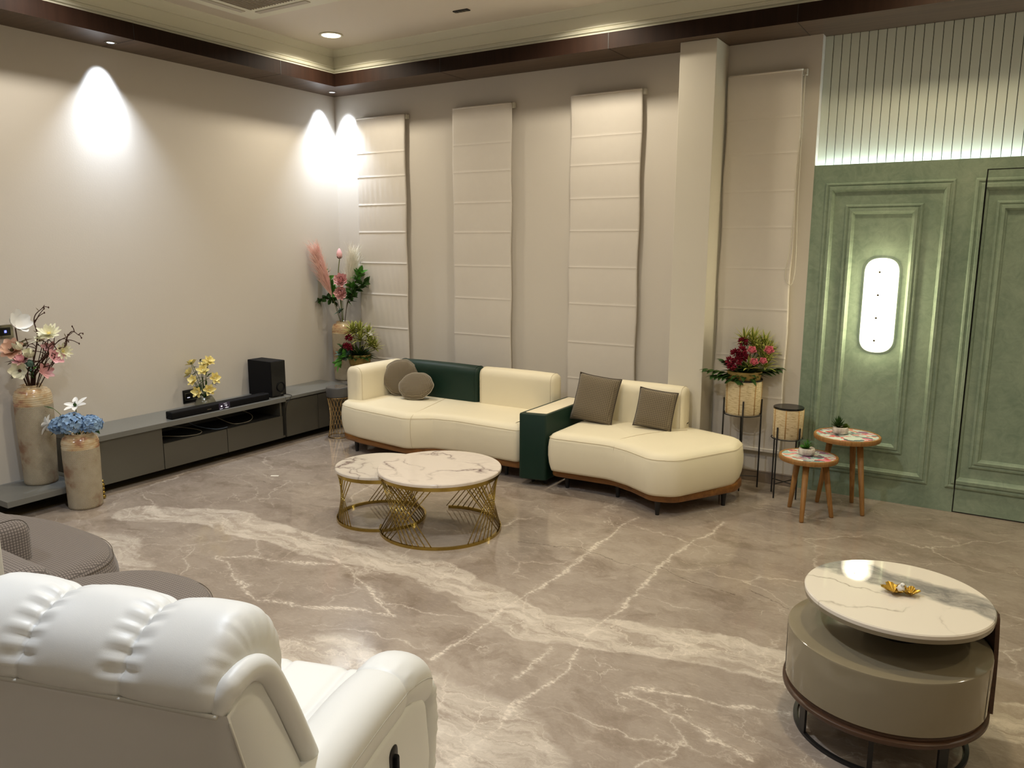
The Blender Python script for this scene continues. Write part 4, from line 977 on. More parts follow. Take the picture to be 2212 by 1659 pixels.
def rattan_drum(x, y, z0, z1, r0, r1, t):
    bm = bmesh.new(); H = z1 - z0
    lathe(bm, [(r0 * 0.96, z0), (r0, z0 + 0.01), (r1, z1 - 0.004), (r1 * 0.99, z1), (r1 * 0.93, z1), (r0 * 0.9, z0 + 0.02)], seg=56, cap1=True); obj('raffia_drum', bm, M['rattan'], t, smooth=True, angle=50)
    for k in range(7):
        a = k * 2 * PI / 7 + 0.3; c, s = math.cos(a), math.sin(a)
        obj('rib', T([(c * r0 * 1.004, s * r0 * 1.004, z0 + 0.005), (c * r1 * 1.004, s * r1 * 1.004, z1 - 0.002)], 0.0035, 6), M['rattan_rib'], t, smooth=True)
def stand_legs(t, r, top_z, ring_z, n, a0, foot_z=0.0, cross_z=0.08, mat=None):
    mat = mat or M['black']; P = []
    for k in range(n):
        a = a0 + 2 * PI * k / n; c, s = math.cos(a) * r, math.sin(a) * r; P.append((c, s))
        obj('leg', B(c - 0.0045, c + 0.0045, s - 0.0045, s + 0.0045, foot_z, top_z), mat, t)
    ring = [(math.cos(2 * PI * k / 40) * r, math.sin(2 * PI * k / 40) * r, ring_z) for k in range(40)]
    bm = T(ring, 0.004, 6, True)
    for i in range(n // 2): tube(bm, [(P[i][0], P[i][1], ring_z), (P[i + n // 2][0], P[i + n // 2][1], ring_z)], 0.004, 6)
    obj('ring', bm, mat, t, smooth=True)
    bm = bmesh.new()
    for i in range(n // 2): tube(bm, [(P[i][0], P[i][1], cross_z + 0.002 * i), (P[i + n // 2][0], P[i + n // 2][1], cross_z + 0.002 * i)], 0.0035, 6)
    obj('cross_bar', bm, mat, t)
# tall rattan planter stand
PX, PY = 4.09, -0.185
t = thing('planter_stand', 'tall raffia drum planter in a black wire stand by the column', 'planter', (PX, PY, 0))
rattan_drum(PX, PY, 0.548, 0.795, 0.122, 0.127, t)
stand_legs(t, 0.131, 0.655, 0.545, 4, 0.30)
bm = bmesh.new(); lathe(bm, [(0.129, 0.790), (0.129, 0.801), (0.118, 0.801)], seg=48, cap0=False, cap1=False); obj('rim', bm, M['black'], t, smooth=True, angle=30)
t = thing('flower_bowl', 'yellow bark bowl with flowers set in the tall raffia planter', 'bowl', (PX, PY, 0.74))
bm = bmesh.new(); lathe(bm, [(0.10, 0.0), (0.112, 0.04), (0.119, 0.085), (0.121, 0.115), (0.113, 0.118), (0.108, 0.10)], seg=48); obj('bowl_body', bm, M['bark'], t, smooth=True)
top = Vector((PX, PY, 0.855)); S = 1 / 304.0; ob = top - UV_ * 0.03; g = 'striped foliage in the tall planter'
tl = ['highest striped yellow green tuft at the top of the tall planter', 'striped tuft behind the upper right rose of the tall planter', 'striped tuft between the two upper roses of the tall planter', 'striped tuft at the far right of the tall planter',
      'striped tuft lower right beside the roses of the tall planter', 'striped tuft drooping over the right rim of the tall planter', 'striped tuft drooping over the front rim of the tall planter', 'striped tuft above the burgundy flowers of the tall planter']
for (dx, dy, f, n, L), lab in zip([(14, -56, 0.0, 30, 0.11), (42, -50, -0.02, 24, 0.10), (20, -42, 0.02, 26, 0.10), (50, -36, 0.0, 26, 0.10), (36, -26, 0.06, 30, 0.11), (38, -8, 0.07, 22, 0.11), (0, -8, 0.10, 14, 0.10), (-4, -62, 0.0, 14, 0.10)], tl):
    tuft(lab, px(dx, dy, f), int(n * 1.3), L * 1.1, 0.019, [M['leaf_core'], M['leaf_stripe']], g, 0.85, 0.8, ob + (px(dx, dy, f) - ob) * 0.15)
for (dx, dy, f, r), lab in zip([(2, -48, 0.12, 0.031), (38, -48, 0.12, 0.034), (6, -24, 0.14, 0.029), (25, -26, 0.14, 0.027)],
                               ['upper left pink rose in the tall planter', 'upper right pink rose in the tall planter', 'lower left pink rose in the tall planter', 'lower right pink rose in the tall planter']):
    rose(lab, px(dx, dy, f), r, M['p_rose'], ob, (0.25, -0.7, 0.55), 'pink roses in the tall planter')
bl = ['burgundy carnation, topmost of those in the tall planter', 'burgundy carnation at the upper left of the tall planter', 'burgundy carnation left of the upper rose in the tall planter', 'burgundy carnation in the middle left of the tall planter',
      'burgundy carnation at the far left of the tall planter', 'burgundy carnation low on the left rim of the tall planter', 'small burgundy spray above the carnations of the tall planter']
cluster(bl, [px(-14, -46, 0.06), px(-26, -40, 0.05), px(-10, -34, 0.09), px(-24, -26, 0.09), px(-38, -24, 0.06), px(-36, -12, 0.08), px(-9, -64, 0.02)], 0.040, M['p_red'], ob, 'burgundy carnations in the tall planter')
for (dx, dy, f), lab in zip([(-92, -4, 0.0), (-76, 10, 0.03), (-52, -24, 0.0), (80, -8, 0.0), (70, -4, 0.05), (-30, 16, 0.09)],
                            ['long dark cut leaf reaching far left from the tall planter', 'dark cut leaf drooping left from the tall planter', 'dark curled leaf left of the burgundy flowers', 'dark cut leaf reaching far right from the tall planter', 'short dark cut leaf right of the tall planter', 'dark cut leaf hanging over the left rim of the tall planter']):
    monstera(lab, ob + RV * (0.03 if dx > 0 else -0.03), px(dx, dy, f), 'dark cut leaves in the tall planter', W_=0.15)
t = thing('filler_foliage', 'dense dark green filler leaves at the rim of the tall planter', 'foliage', ob)
bm = bmesh.new()
for k in range(120):
    d = rdir(-0.05, 0.9); blade(bm, ob + Vector((d.x, d.y, 0)) * 0.05, d, UV_, rnd.uniform(0.06, 0.15), 0.045, -0.3, 2, 5, 'leaf', 0.1)
obj('leaves', bm, M['leaf_dark'], t, org=ob)
# short rattan stool
QX, QY = 4.425, -0.245
t = thing('planter_stand', 'short raffia drum stand with a black top by the green wall', 'planter', (QX, QY, 0))
rattan_drum(QX, QY, 0.425, 0.632, 0.098, 0.100, t)
bm = bmesh.new(); lathe(bm, [(0.1015, 0.630), (0.1015, 0.641), (0.098, 0.643), (0.05, 0.642)], seg=48); obj('black_top', bm, M['sub_gloss'], t, smooth=True, angle=30)
stand_legs(t, 0.104, 0.505, 0.422, 4, -0.45, 0.0, 0.10)

# arrangement behind the sofa arm
AX, AY = 0.50, -0.30
t = thing('flower_bowl', 'brown bark bowl of foliage on a pedestal behind the sofa arm', 'bowl', (AX, AY, 0.0))
bm = bmesh.new(); lathe(bm, [(0.085, 0.60), (0.10, 0.64), (0.108, 0.70), (0.110, 0.715), (0.10, 0.715), (0.098, 0.70)], seg=40); obj('bowl_body', bm, M['bark'], t, smooth=True)
bm = bmesh.new(); lathe(bm, [(0.08, 0.0), (0.08, 0.012), (0.05, 0.02), (0.045, 0.5), (0.075, 0.56), (0.083, 0.599)], seg=32); obj('pedestal', bm, M['black'], t, smooth=True)
top = Vector((AX, AY, 0.715)); S = 1 / 234.0; ob = top - UV_ * 0.02; g = 'striped foliage behind the sofa arm'
tl = ['striped yellow green tuft at the upper left behind the sofa arm', 'striped tuft at the top middle behind the sofa arm', 'striped tuft in the centre behind the sofa arm', 'striped tuft at the upper right behind the sofa arm', 'striped tuft low right behind the sofa arm', 'striped tuft at the far right behind the sofa arm']
for (dx, dy, f, n, L), lab in zip([(-14, -46, 0.0, 30, 0.11), (2, -46, 0.0, 30, 0.12), (6, -30, 0.05, 30, 0.11), (22, -38, 0.0, 26, 0.11), (26, -18, 0.04, 30, 0.11), (34, -10, 0.0, 22, 0.10)], tl):
    tuft(lab, px(dx, dy, f), int(n * 1.3), L * 1.05, 0.021, [M['leaf_core'], M['leaf_stripe']], g, 0.95, 0.75, ob + (px(dx, dy, f) - ob) * 0.15)
cluster(['burgundy bloom in front of the striped foliage behind the sofa arm', 'larger burgundy bloom behind the sofa arm', 'small dark burgundy bloom highest behind the sofa arm'], [px(-26, -20, 0.08), px(-18, -18, 0.10), px(-20, -38, 0.05)], 0.040, M['p_red'], ob, 'burgundy blooms behind the sofa arm')
flower('white_bloom', 'left of the two white blooms behind the sofa arm', 'flower', ob, px(14, -38, 0.05), (0.3, -0.8, 0.4), 5, 0.035, 0.022, M['p_white'], M['stem_g'], None, 0.3, 0.2, 'white blooms behind the sofa arm', None, 1, 0.002, 1.0)
flower('white_bloom', 'right of the two white blooms behind the sofa arm', 'flower', ob, px(28, -46, 0.03), (0.3, -0.8, 0.4), 5, 0.035, 0.022, M['p_white'], M['stem_g'], None, 0.3, 0.2, 'white blooms behind the sofa arm', None, 1, 0.002, 1.0)
leafy('grey green eucalyptus leaves drooping left behind the sofa arm', ob, [px(-20, -4, 0.06), px(-40, 8, 0.06)], 20, 0.085, 0.048, M['leaf_grey'])
leafy('dark rounded leaves left of the burgundy blooms behind the sofa arm', ob, [px(-20, -10, 0.03), px(-34, -14, 0.04)], 18, 0.09, 0.06, M['leaf_dark'])
leafy('green hanging leaf over the left rim behind the sofa arm', ob, [px(-28, 2, 0.08), px(-40, 20, 0.08)], 12, 0.09, 0.04, M['leaf_mid'])

t = thing('filler_foliage', 'dense dark filler leaves at the rim behind the sofa arm', 'foliage', ob)
bm = bmesh.new()
for k in range(110):
    d = rdir(0.0, 1.0); blade(bm, ob + Vector((d.x, d.y, 0)) * 0.05, d, UV_, rnd.uniform(0.07, 0.14), 0.04, -0.3, 2, 5, 'leaf', 0.1)
obj('leaves', bm, M['leaf_dark'], t, org=ob)
# gold wire stool
t = thing('wire_stool', 'gold wire stool with a round grey top beside the sofa arm', 'stool', (0.555, -0.66, 0))
bm = bmesh.new(); lathe(bm, [(0.098, 0.375), (0.104, 0.380), (0.106, 0.455), (0.103, 0.462), (0.096, 0.464)], seg=48); obj('seat_drum', bm, M['drumtop'], t, smooth=True, angle=40)
bm = bmesh.new(); lathe(bm, [(0.092, 0.4642), (0.092, 0.4655), (0.05, 0.466)], seg=40); obj('mirror_top', bm, M['mirror'], t)
rg = lambda r, z: [(math.cos(2 * PI * k / 40) * r, math.sin(2 * PI * k / 40) * r, z) for k in range(40)]
obj('base_ring', T(rg(0.098, 0.006), 0.004, 6, True), M['gold2'], t, smooth=True)
obj('top_ring', T(rg(0.097, 0.370), 0.004, 6, True), M['gold2'], t, smooth=True)
for k in range(18):
    for sg in (-1, 1):
        a = 2 * PI * k / 18; b = a + sg * 1.35
        obj('wire', T([(math.cos(a) * 0.098, math.sin(a) * 0.098, 0.006), (math.cos(b) * 0.097, math.sin(b) * 0.097, 0.370)], 0.0016, 4), M['gold2'], t)
# little gold ornament at the end of the cabinet
t = thing('gold_ornament', 'small shiny gold beaded ornament behind the short vase', 'ornament', (0.475, -2.80, 0))
t.location = (0.452, -2.845, 0)
for k, (z, r) in enumerate(((0.016, 0.016), (0.046, 0.014), (0.074, 0.013), (0.100, 0.014), (0.126, 0.010))):
    bm = bmesh.new(); ball(bm, (0, 0, z), r, 1, 1, 1, 14); obj('bead', bm, M['gold'], t, smooth=True)

# ------------------------------------------------------------------ cream sofa
def outline_ccw(pts):
    A = sum(pts[i - 1][0] * pts[i][1] - pts[i][0] * pts[i - 1][1] for i in range(len(pts)))
    return pts if A > 0 else pts[::-1]
def seat_block(t, name, pts, rs, z0, z1, mat, crown=0.02, belly=0.035, seam=True, tucked=0.014, seam_mat=None):
    A = sum(pts[i - 1][0] * pts[i][1] - pts[i][0] * pts[i - 1][1] for i in range(len(pts)))
    if A < 0: pts = pts[::-1]; rs = rs[::-1]
    out = rounded(pts, rs, 10, 0.04); H = z1 - z0; bm = bmesh.new()
    prof = [(z0, tucked)] + [(z0 + H * f, i) for f, i in ((0.06, tucked * 0.6), (0.2, -belly * 0.3), (0.4, -belly), (0.6, -belly), (0.78, -belly * 0.3), (0.87, 0.005), (0.94, 0.020), (0.985, 0.045), (1.0, 0.08))]
    puffy(bm, out, prof, None, crown); o = obj(name, bm, mat, t, smooth=True)
    if seam:
        zz = z0 + H * 0.86; ln = [(p.x, p.y, zz) for p in offset(out, -belly * 0.12 + 0.0005)]
        obj('seam', T(ln, 0.0015, 5, True), seam_mat or M['seam'], o, smooth=True)
    return out
def wood_base(t, pts, rs, z0, z1, mat):
    A = sum(pts[i - 1][0] * pts[i][1] - pts[i][0] * pts[i - 1][1] for i in range(len(pts)))
    if A < 0: pts = pts[::-1]; rs = rs[::-1]
    out = rounded(pts, rs, 10, 0.05); bm = bmesh.new()
    puffy(bm, out, [(z0, 0.012), (z0 + 0.004, 0.004), (z0 + 0.012, 0.0), (z1 - 0.008, 0.0), (z1, 0.005)], None, 0.0); obj('wooden_base', bm, mat, t, smooth=True, angle=35)
def leg(t, x, y, z1, mat=None, r0=0.013, r1=0.02):
    bm = bmesh.new(); lathe(bm, [(r0, 0.0), (r0, 0.004), (r1, z1)], x, y, 20); obj('leg', bm, mat or M['black'], t, smooth=True, angle=40)
def rolled(t, name, L, D, H, Mx, mat, ends=0.02, seam=True, smat=None, rtop=None, wedge=0.0):
    """rolled backrest: D deep, H high, length L along local x"""
    rt_ = rtop or D * 0.49
    sec = rounded([(-D / 2, -0.05), (D / 2 + wedge, -0.05), (D / 2, H), (-D / 2, H)], [0.01, 0.01, rt_, rt_], 12, 0.05); bm = bmesh.new()
    MM = Mx @ Matrix(((0, 0, 1, 0), (1, 0, 0, 0), (0, 1, 0, 0), (0, 0, 0, 1)))
    puffy(bm, sec, [(-L / 2 + 0.0, 0.05), (-L / 2 + ends * 0.1, 0.03), (-L / 2 + ends * 0.45, 0.010), (-L / 2 + ends, 0.0), (-L / 2 + L * 0.3, -0.004), (L / 2 - L * 0.3, -0.004), (L / 2 - ends, 0.0), (L / 2 - ends * 0.45, 0.010), (L / 2 - ends * 0.1, 0.03), (L / 2, 0.05)], MM, 0.004)
    o = obj(name, bm, mat, t, smooth=True)
    if seam:
        for sx in (-1, 1):
            ln = [MM @ Vector((p.x, p.y, sx * (L / 2 - ends))) for p in offset(sec, -0.0008)]
            k0 = 0
            obj('seam', T(ln, 0.0014, 5, True), smat or M['seam'], o, smooth=True)
    return o
t = thing('sofa', 'curved cream leather sofa with a wooden base and green backrest', 'sofa', (0, 0, 0))
sp = [(0.88, -0.98), (1.15, -1.055), (1.72, -1.125), (1.90, -1.00), (2.10, -0.97), (2.69, -0.99), (2.69, -0.285), (0.88, -0.285), (0.825, -0.62)]
rs = [0.16, 0.4, 0.13, 0.10, 0.2, 0.06, 0.04, 0.12, 0.35]
seat_block(t, 'seat_cushion', sp, rs, 0.150, 0.432, M['cream'], 0.0, 0.010)
wb = [(0.885, -0.975), (1.15, -1.035), (1.72, -1.09), (1.90, -0.985), (2.10, -0.955), (2.69, -0.96), (2.69, -0.285), (0.89, -0.285), (0.84, -0.62)]
wood_base(t, wb, rs, 0.095, 0.152, M['wood_base'])
# arm and backs
rolled(t, 'armrest', 0.60, 0.17, 0.33, Matrix.Translation((0.985, -0.605, 0.385)) @ Matrix.Rotation(PI / 2 - 0.03, 4, 'Z'), M['cream'], 0.025, rtop=0.082)
green_back = rolled(t, 'backrest', 0.875, 0.155, 0.33, Matrix.Translation((1.508, -0.365, 0.40)), M['green'], 0.03, True, M['green'], rtop=0.075); green_back['label'] = 'dark green leather backrest section'
rolled(t, 'backrest', 0.725, 0.155, 0.33, Matrix.Translation((2.312, -0.365, 0.40)), M['cream'], 0.03, rtop=0.075)
# centre seam over the seat and down the front
bm = T(spline([(1.62, -0.45, 0.434), (1.68, -0.70, 0.4335), (1.74, -0.95, 0.432), (1.755, -1.04, 0.426), (1.765, -1.105, 0.392), (1.77, -1.118, 0.31), (1.77, -1.116, 0.25), (1.768, -1.104, 0.19), (1.765, -1.088, 0.155)], 6), 0.0012, 5); obj('seam', bm, M['seam'], t, smooth=True)
for x, y in ((1.053, -0.96), (2.50, -0.86), (1.70, -0.98), (0.98, -0.40), (2.5, -0.40)): leg(t, x, y, 0.096)
# console
t = thing('sofa_console', 'dark green leather console with a cream top between the sofa seats', 'console', (2.82, -0.65, 0)); co_ = (2.82, -0.65, 0)
bm = bmesh.new(); out = rounded([(2.715, -1.045), (2.925, -1.005), (2.925, -0.29), (2.715, -0.29)], [0.03, 0.03, 0.02, 0.02], 8, 0.05)
puffy(bm, out, [(0.055, 0.006), (0.062, 0.0), (0.532, 0.0), (0.540, 0.004)], None, 0.0); obj('body', bm, M['green'], t, smooth=True, angle=35, org=co_)
bm = bmesh.new(); out2 = rounded([(2.742, -0.985), (2.902, -0.955), (2.902, -0.32), (2.742, -0.32)], 0.012, 6, 0.05); puffy(bm, out2, [(0.5405, 0.0), (0.543, 0.001), (0.544, 0.004)], None, 0.0); obj('cream_inlay', bm, M['insert'], t, smooth=True, angle=35, org=co_)
for x, y in ((2.76, -0.9), (2.87, -0.9), (2.76, -0.36), (2.87, -0.36)):
    bm = bmesh.new(); lathe(bm, [(0.012, 0.0), (0.016, 0.0555)], x - 2.82, y + 0.65, 14); obj('leg', bm, M['black'], t)
# chaise
t = thing('chaise', 'curved cream leather chaise with wooden base right of the green console', 'chaise', (0, 0, 0))
cp = [(2.955, -1.05), (3.42, -1.02), (3.58, -1.075), (3.80, -1.20), (3.96, -1.145), (4.20, -0.66), (4.19, -0.43), (3.80, -0.30), (2.955, -0.285)]
cr = [0.07, 0.25, 0.22, 0.13, 0.16, 0.16, 0.14, 0.14, 0.04]
seat_block(t, 'seat_cushion', cp, cr, 0.150, 0.432, M['cream'], 0.0, 0.010)
cw = [(2.95, -0.99), (3.44, -0.965), (3.60, -1.03), (3.79, -1.145), (3.94, -1.105), (4.205, -0.64), (4.195, -0.43), (3.80, -0.30), (2.95, -0.285)]
wood_base(t, cw, cr, 0.095, 0.152, M['wood_base'])
rolled(t, 'backrest', 0.785, 0.155, 0.33, Matrix.Translation((3.352, -0.365, 0.40)), M['cream'], 0.03, rtop=0.075)
bm = T(spline([(3.78, -0.46, 0.4335), (3.66, -0.58, 0.434), (3.56, -0.74, 0.434), (3.49, -0.92, 0.4325), (3.475, -0.98, 0.425), (3.472, -1.035, 0.390), (3.472, -1.042, 0.29), (3.47, -1.03, 0.20), (3.465, -0.985, 0.152)], 6), 0.0012, 5); obj('seam', bm, M['seam'], t, smooth=True)
for x, y in ((3.822, -1.10), (4.13, -0.68), (3.05, -0.9), (3.45, -0.90), (3.05, -0.36), (3.75, -0.38)): leg(t, x, y, 0.096)

# cushions
def pillow_sq(label, c, w_, h_, th, yaw, tilt, roll, group):
    t = thing('square_cushion', label, 'cushion', c, 0, group); t.rotation_euler = (tilt, roll, yaw)
    for sg in (-1, 1): pass
    bm = bmesh.new(); N = 22; G = {}
    for sg in (0, 1):
        for i in range(N + 1):
            for j in range(N + 1):
                u = 2 * i / N - 1; v = 2 * j / N - 1
                if sg == 1 and (i in (0, N) or j in (0, N)): G[(1, i, j)] = G[(0, i, j)]; continue
                pin = 1 - 0.055 * (1 - abs(u) ** 3) * abs(v) ** 2; pin2 = 1 - 0.055 * (1 - abs(v) ** 3) * abs(u) ** 2
                x = u * w_ / 2 * pin2; z = v * h_ / 2 * pin
                d = th / 2 * ((1 - u ** 4) * (1 - v ** 4)) ** 0.55
                d += 0.004 * noise.noise(Vector((u * 3, v * 3, sg * 5 + w_ * 9)))*(1-u*u)*(1-v*v)
                G[(sg, i, j)] = bm.verts.new((x, (-1 if sg == 0 else 1) * d, z + h_ / 2))
    for sg in (0, 1):
        for i in range(N):
            for j in range(N): bm.faces.new((G[(sg, i, j)], G[(sg, i + 1, j)], G[(sg, i + 1, j + 1)], G[(sg, i, j + 1)]))
    edge = [G[(0, i, 0)].co.copy() for i in range(N)] + [G[(0, N, j)].co.copy() for j in range(N)] + [G[(0, N - i, N)].co.copy() for i in range(N)] + [G[(0, 0, N - j)].co.copy() for j in range(N)]
    o = obj('cover', bm, M['check_pillow'], t, smooth=True)
    obj('piping', T(edge, 0.0045, 6, True), M['piping'], o, smooth=True)
pillow_sq('large square checked brown cushion leaning on the chaise backrest by the console', (3.085, -0.62, 0.437), 0.33, 0.36, 0.12, 0.10, -0.36, 0.10, 'square cushions on the chaise')
pillow_sq('small square checked brown cushion, right one on the chaise', (3.55, -0.565, 0.437), 0.285, 0.285, 0.10, 0.06, -0.30, 0.08, 'square cushions on the chaise')
def pillow_round(label, c, r, th, yaw, tilt, rz, sz=1.0):
    t = thing('round_cushion', label, 'cushion', c, 0, 'round cushions on the sofa'); t.rotation_euler = (tilt, 0, yaw)
    bm = bmesh.new(); NA, NR = 64, 9; rows = {0: [], 1: []}; edge = []
    for a in range(NA):
        th_ = 2 * PI * a / NA; rr = r * (1 + 0.018 * math.sin(th_ * 6 + rz) + 0.012 * math.sin(th_ * 11))
        edge.append(Vector((math.cos(th_) * rr, 0, (math.sin(th_) * rr) * sz + r * sz)))
    ev = [bm.verts.new(e) for e in edge]
    for sg in (0, 1):
        prev = ev
        for k in range(1, NR):
            q = 1 - k / NR; ring = []
            for a in range(NA):
                e = edge[a]; d = th / 2 * (1 - q ** 3) ** 0.6
                d *= 1 + 0.06 * math.sin(a * 2 * PI / NA * 12 + rz) * q * q * q
                ring.append(bm.verts.new((e.x * q, (-d if sg == 0 else d), (e.z - r * sz) * q + r * sz)))
            bridge(bm, prev, ring); prev = ring
        bm.faces.new(prev)
    o = obj('cover', bm, M['check_pillow'], t, smooth=True)
    obj('piping', T(edge, 0.0045, 6, True), M['piping_l'], o, smooth=True)
pillow_round('larger round checked brown cushion against the green backrest', (1.215, -0.56, 0.437), 0.158, 0.11, 0.55, -0.28, 0.5)
pillow_round('smaller round checked brown cushion in front of the larger round one', (1.43, -0.66, 0.440), 0.155, 0.10, 0.30, -0.62, 1.5, 0.82)

# ------------------------------------------------------------------ brass nesting tables
def wire_table(cx, cy, zt, rt_, rb, groups, gap, marble, label, nb, tw):
    t = thing('coffee_table', label, 'coffee table', (cx, cy, 0), 0, 'brass wire coffee tables')
    bm = bmesh.new(); lathe(bm, [(rt_ - 0.006, zt - 0.022), (rt_, zt - 0.018), (rt_, zt - 0.005), (rt_ - 0.004, zt), (rt_ * 0.5, zt)], seg=96); obj('marble_top', bm, marble, t, smooth=True, angle=30)
    def band(z0, z1, r, a0=0.0, a1=2 * PI, wdt=0.012):
        bm = bmesh.new(); full = abs(a1 - a0 - 2 * PI) < 1e-6; N = 96; rings = []
        for k in range(N if full else N + 1):
            a = a0 + (a1 - a0) * k / N; c, s = math.cos(a), math.sin(a)
            rings.append([bm.verts.new(p) for p in ((c * r, s * r, z0), (c * r, s * r, z1), (c * (r - wdt), s * (r - wdt), z1), (c * (r - wdt), s * (r - wdt), z0))])
        for a, b in zip(rings, rings[1:]): bridge(bm, a, b)
        if full: bridge(bm, rings[-1], rings[0])
        else: bm.faces.new(rings[0]); bm.faces.new(rings[-1][::-1])
        return bm
    obj('top_ring', band(zt - 0.046, zt - 0.0225, rt_ - 0.012), M['gold'], t, smooth=True, angle=30)
    obj('base_ring', band(0.0, 0.018, rb, gap[0], gap[1]), M['gold'], t, smooth=True, angle=30)
    r0 = rb - 0.006; r1 = rt_ - 0.018
    for gc in groups:
        for sg in (-1, 1):
            for k in range(nb):
                q = (k - (nb - 1) / 2) * 0.100
                a = gc + q - sg * tw / 2; b = gc + q + sg * tw / 2
                obj('rod', T([(math.cos(a) * r0, math.sin(a) * r0, 0.016), (math.cos(b) * r1, math.sin(b) * r1, zt - 0.045)], 0.0032, 6), M['gold'], t, smooth=True)
R_ = math.radians
wire_table(2.766, -2.048, 0.396, 0.381, 0.379, [R_(-98), R_(9), R_(84)], (R_(-150), R_(119)), M['marble_a'], 'larger round white marble coffee table with brass rods, in front', 6, R_(45))
wire_table(2.320, -2.089, 0.350, 0.288, 0.288, [R_(-128), R_(112), R_(-8)], (0, 2 * PI), M['marble_b'], 'smaller round white marble coffee table tucked behind the larger one', 6, R_(46))

# ------------------------------------------------------------------ side tables with printed tops
def side_table(cx, cy, zt, r, legs, label, ang):
    t = thing('side_table', label, 'side table', (cx, cy, 0), ang, 'printed side tables')
    bm = bmesh.new(); lathe(bm, [(r - 0.02, zt - 0.034), (r - 0.004, zt - 0.030), (r, zt - 0.018), (r, zt - 0.006), (r - 0.004, zt), (r - 0.016, zt), (r - 0.018, zt - 0.004)], seg=72); obj('tray_rim', bm, M['wood_leg'], t, smooth=True, angle=50)
    bm = bmesh.new(); lathe(bm, [(r - 0.0175, zt - 0.004), (r - 0.0175, zt - 0.0025), (r * 0.5, zt - 0.0025)], seg=72); obj('printed_top', bm, M['print'], t)
    for fx, fy, tx, ty in legs:
        bm = bmesh.new(); tube(bm, [(fx, fy, 0.0), (fx * 0.98 + tx * 0.02, fy * 0.98 + ty * 0.02, 0.01), (tx, ty, zt - 0.033)], [0.0125, 0.014, 0.021], 16); obj('leg', bm, M['wood_leg'], t, smooth=True)
def legs_for(cx, cy, feet, k):
    return [(fx - cx, fy - cy, (fx - cx) * k, (fy - cy) * k) for fx, fy in feet]
side_table(4.641, -0.585, 0.405, 0.183, legs_for(4.641, -0.585, [(4.655, -0.745), (4.80, -0.545), (4.52, -0.475)], 0.62), 'shorter round side table with tropical print, in front', 0)
side_table(4.826, -0.335, 0.515, 0.207, legs_for(4.826, -0.335, [(4.655, -0.265), (4.86, -0.15), (4.965, -0.40)], 0.62), 'taller round side table with tropical print, by the green wall', 0)
def succulent(x, y, z, r, label, kind):
    t = thing('succulent_bowl', label, 'plant', (x, y, z))
    bm = bmesh.new(); lathe(bm, [(r * 0.72, 0.0), (r * 0.95, 0.008), (r, 0.024), (r * 0.93, 0.046), (r * 0.86, 0.048), (r * 0.84, 0.040)], seg=40); obj('bowl', bm, M['pot_white'], t, smooth=True)
    bm = bmesh.new(); lathe(bm, [(r * 0.84, 0.036), (r * 0.4, 0.042)], seg=24); obj('soil', bm, M['soil'], t)
    bm = bmesh.new()
    if kind == 0:
        for k in range(26):
            a = k * 2.4; q = (k + 0.5) / 26; blade(bm, (-0.015, 0, 0.04), (math.cos(a) * (0.15 + q), math.sin(a) * (0.15 + q), 1.15 - q * 0.8), UV_, 0.085 * (1 - 0.35 * q), 0.018, 0.12, 2, 5, 'leaf', 0.3)
        obj('spiky_succulent', bm, M['leaf_dark'], t)
        bm = bmesh.new()
        for k in range(30):
            a = k * 2.4; q = (k + 0.5) / 30; blade(bm, (0.03, 0.012, 0.038), (math.cos(a) * (0.2 + q), math.sin(a) * (0.2 + q), 1.1 - q), UV_, 0.034, 0.016, 0.1, 2, 4, 'leaf', 0.3)
        obj('small_rosette', bm, M['leaf_core'], t)
    else:
        for k in range(20):
            a = k * 2.4; q = (k + 0.5) / 20; blade(bm, (0.0, 0, 0.04), (math.cos(a) * (0.1 + q), math.sin(a) * (0.1 + q), 1.1 - q * 0.7), UV_, 0.07 * (1 - 0.3 * q), 0.014, 0.1, 2, 5, 'leaf', 0.3)
        for k in range(18):
            a = k * 2.4; blade(bm, (-0.02, -0.005, 0.038), (math.cos(a), math.sin(a), 0.45), UV_, 0.035, 0.018, 0.2, 2, 4, 'leaf', 0.3)
        obj('spiky_succulent', bm, M['leaf_mid'], t)
        bm = bmesh.new()
        for k in range(16):
            a = k * 2.4; tube(bm, spline([(0, 0, 0.04), (math.cos(a) * 0.02, math.sin(a) * 0.02, 0.09), (math.cos(a) * 0.06, math.sin(a) * 0.06, 0.085)], 4), 0.0006, 4)
        obj('grass_threads', bm, M['leaf_grey'], t)
succulent(4.625, -0.575, 0.4028, 0.052, 'white stone bowl with a grassy green succulent on the shorter side table', 1)
succulent(4.780, -0.325, 0.5128, 0.050, 'white stone bowl with a dark spiky succulent on the taller side table', 0)

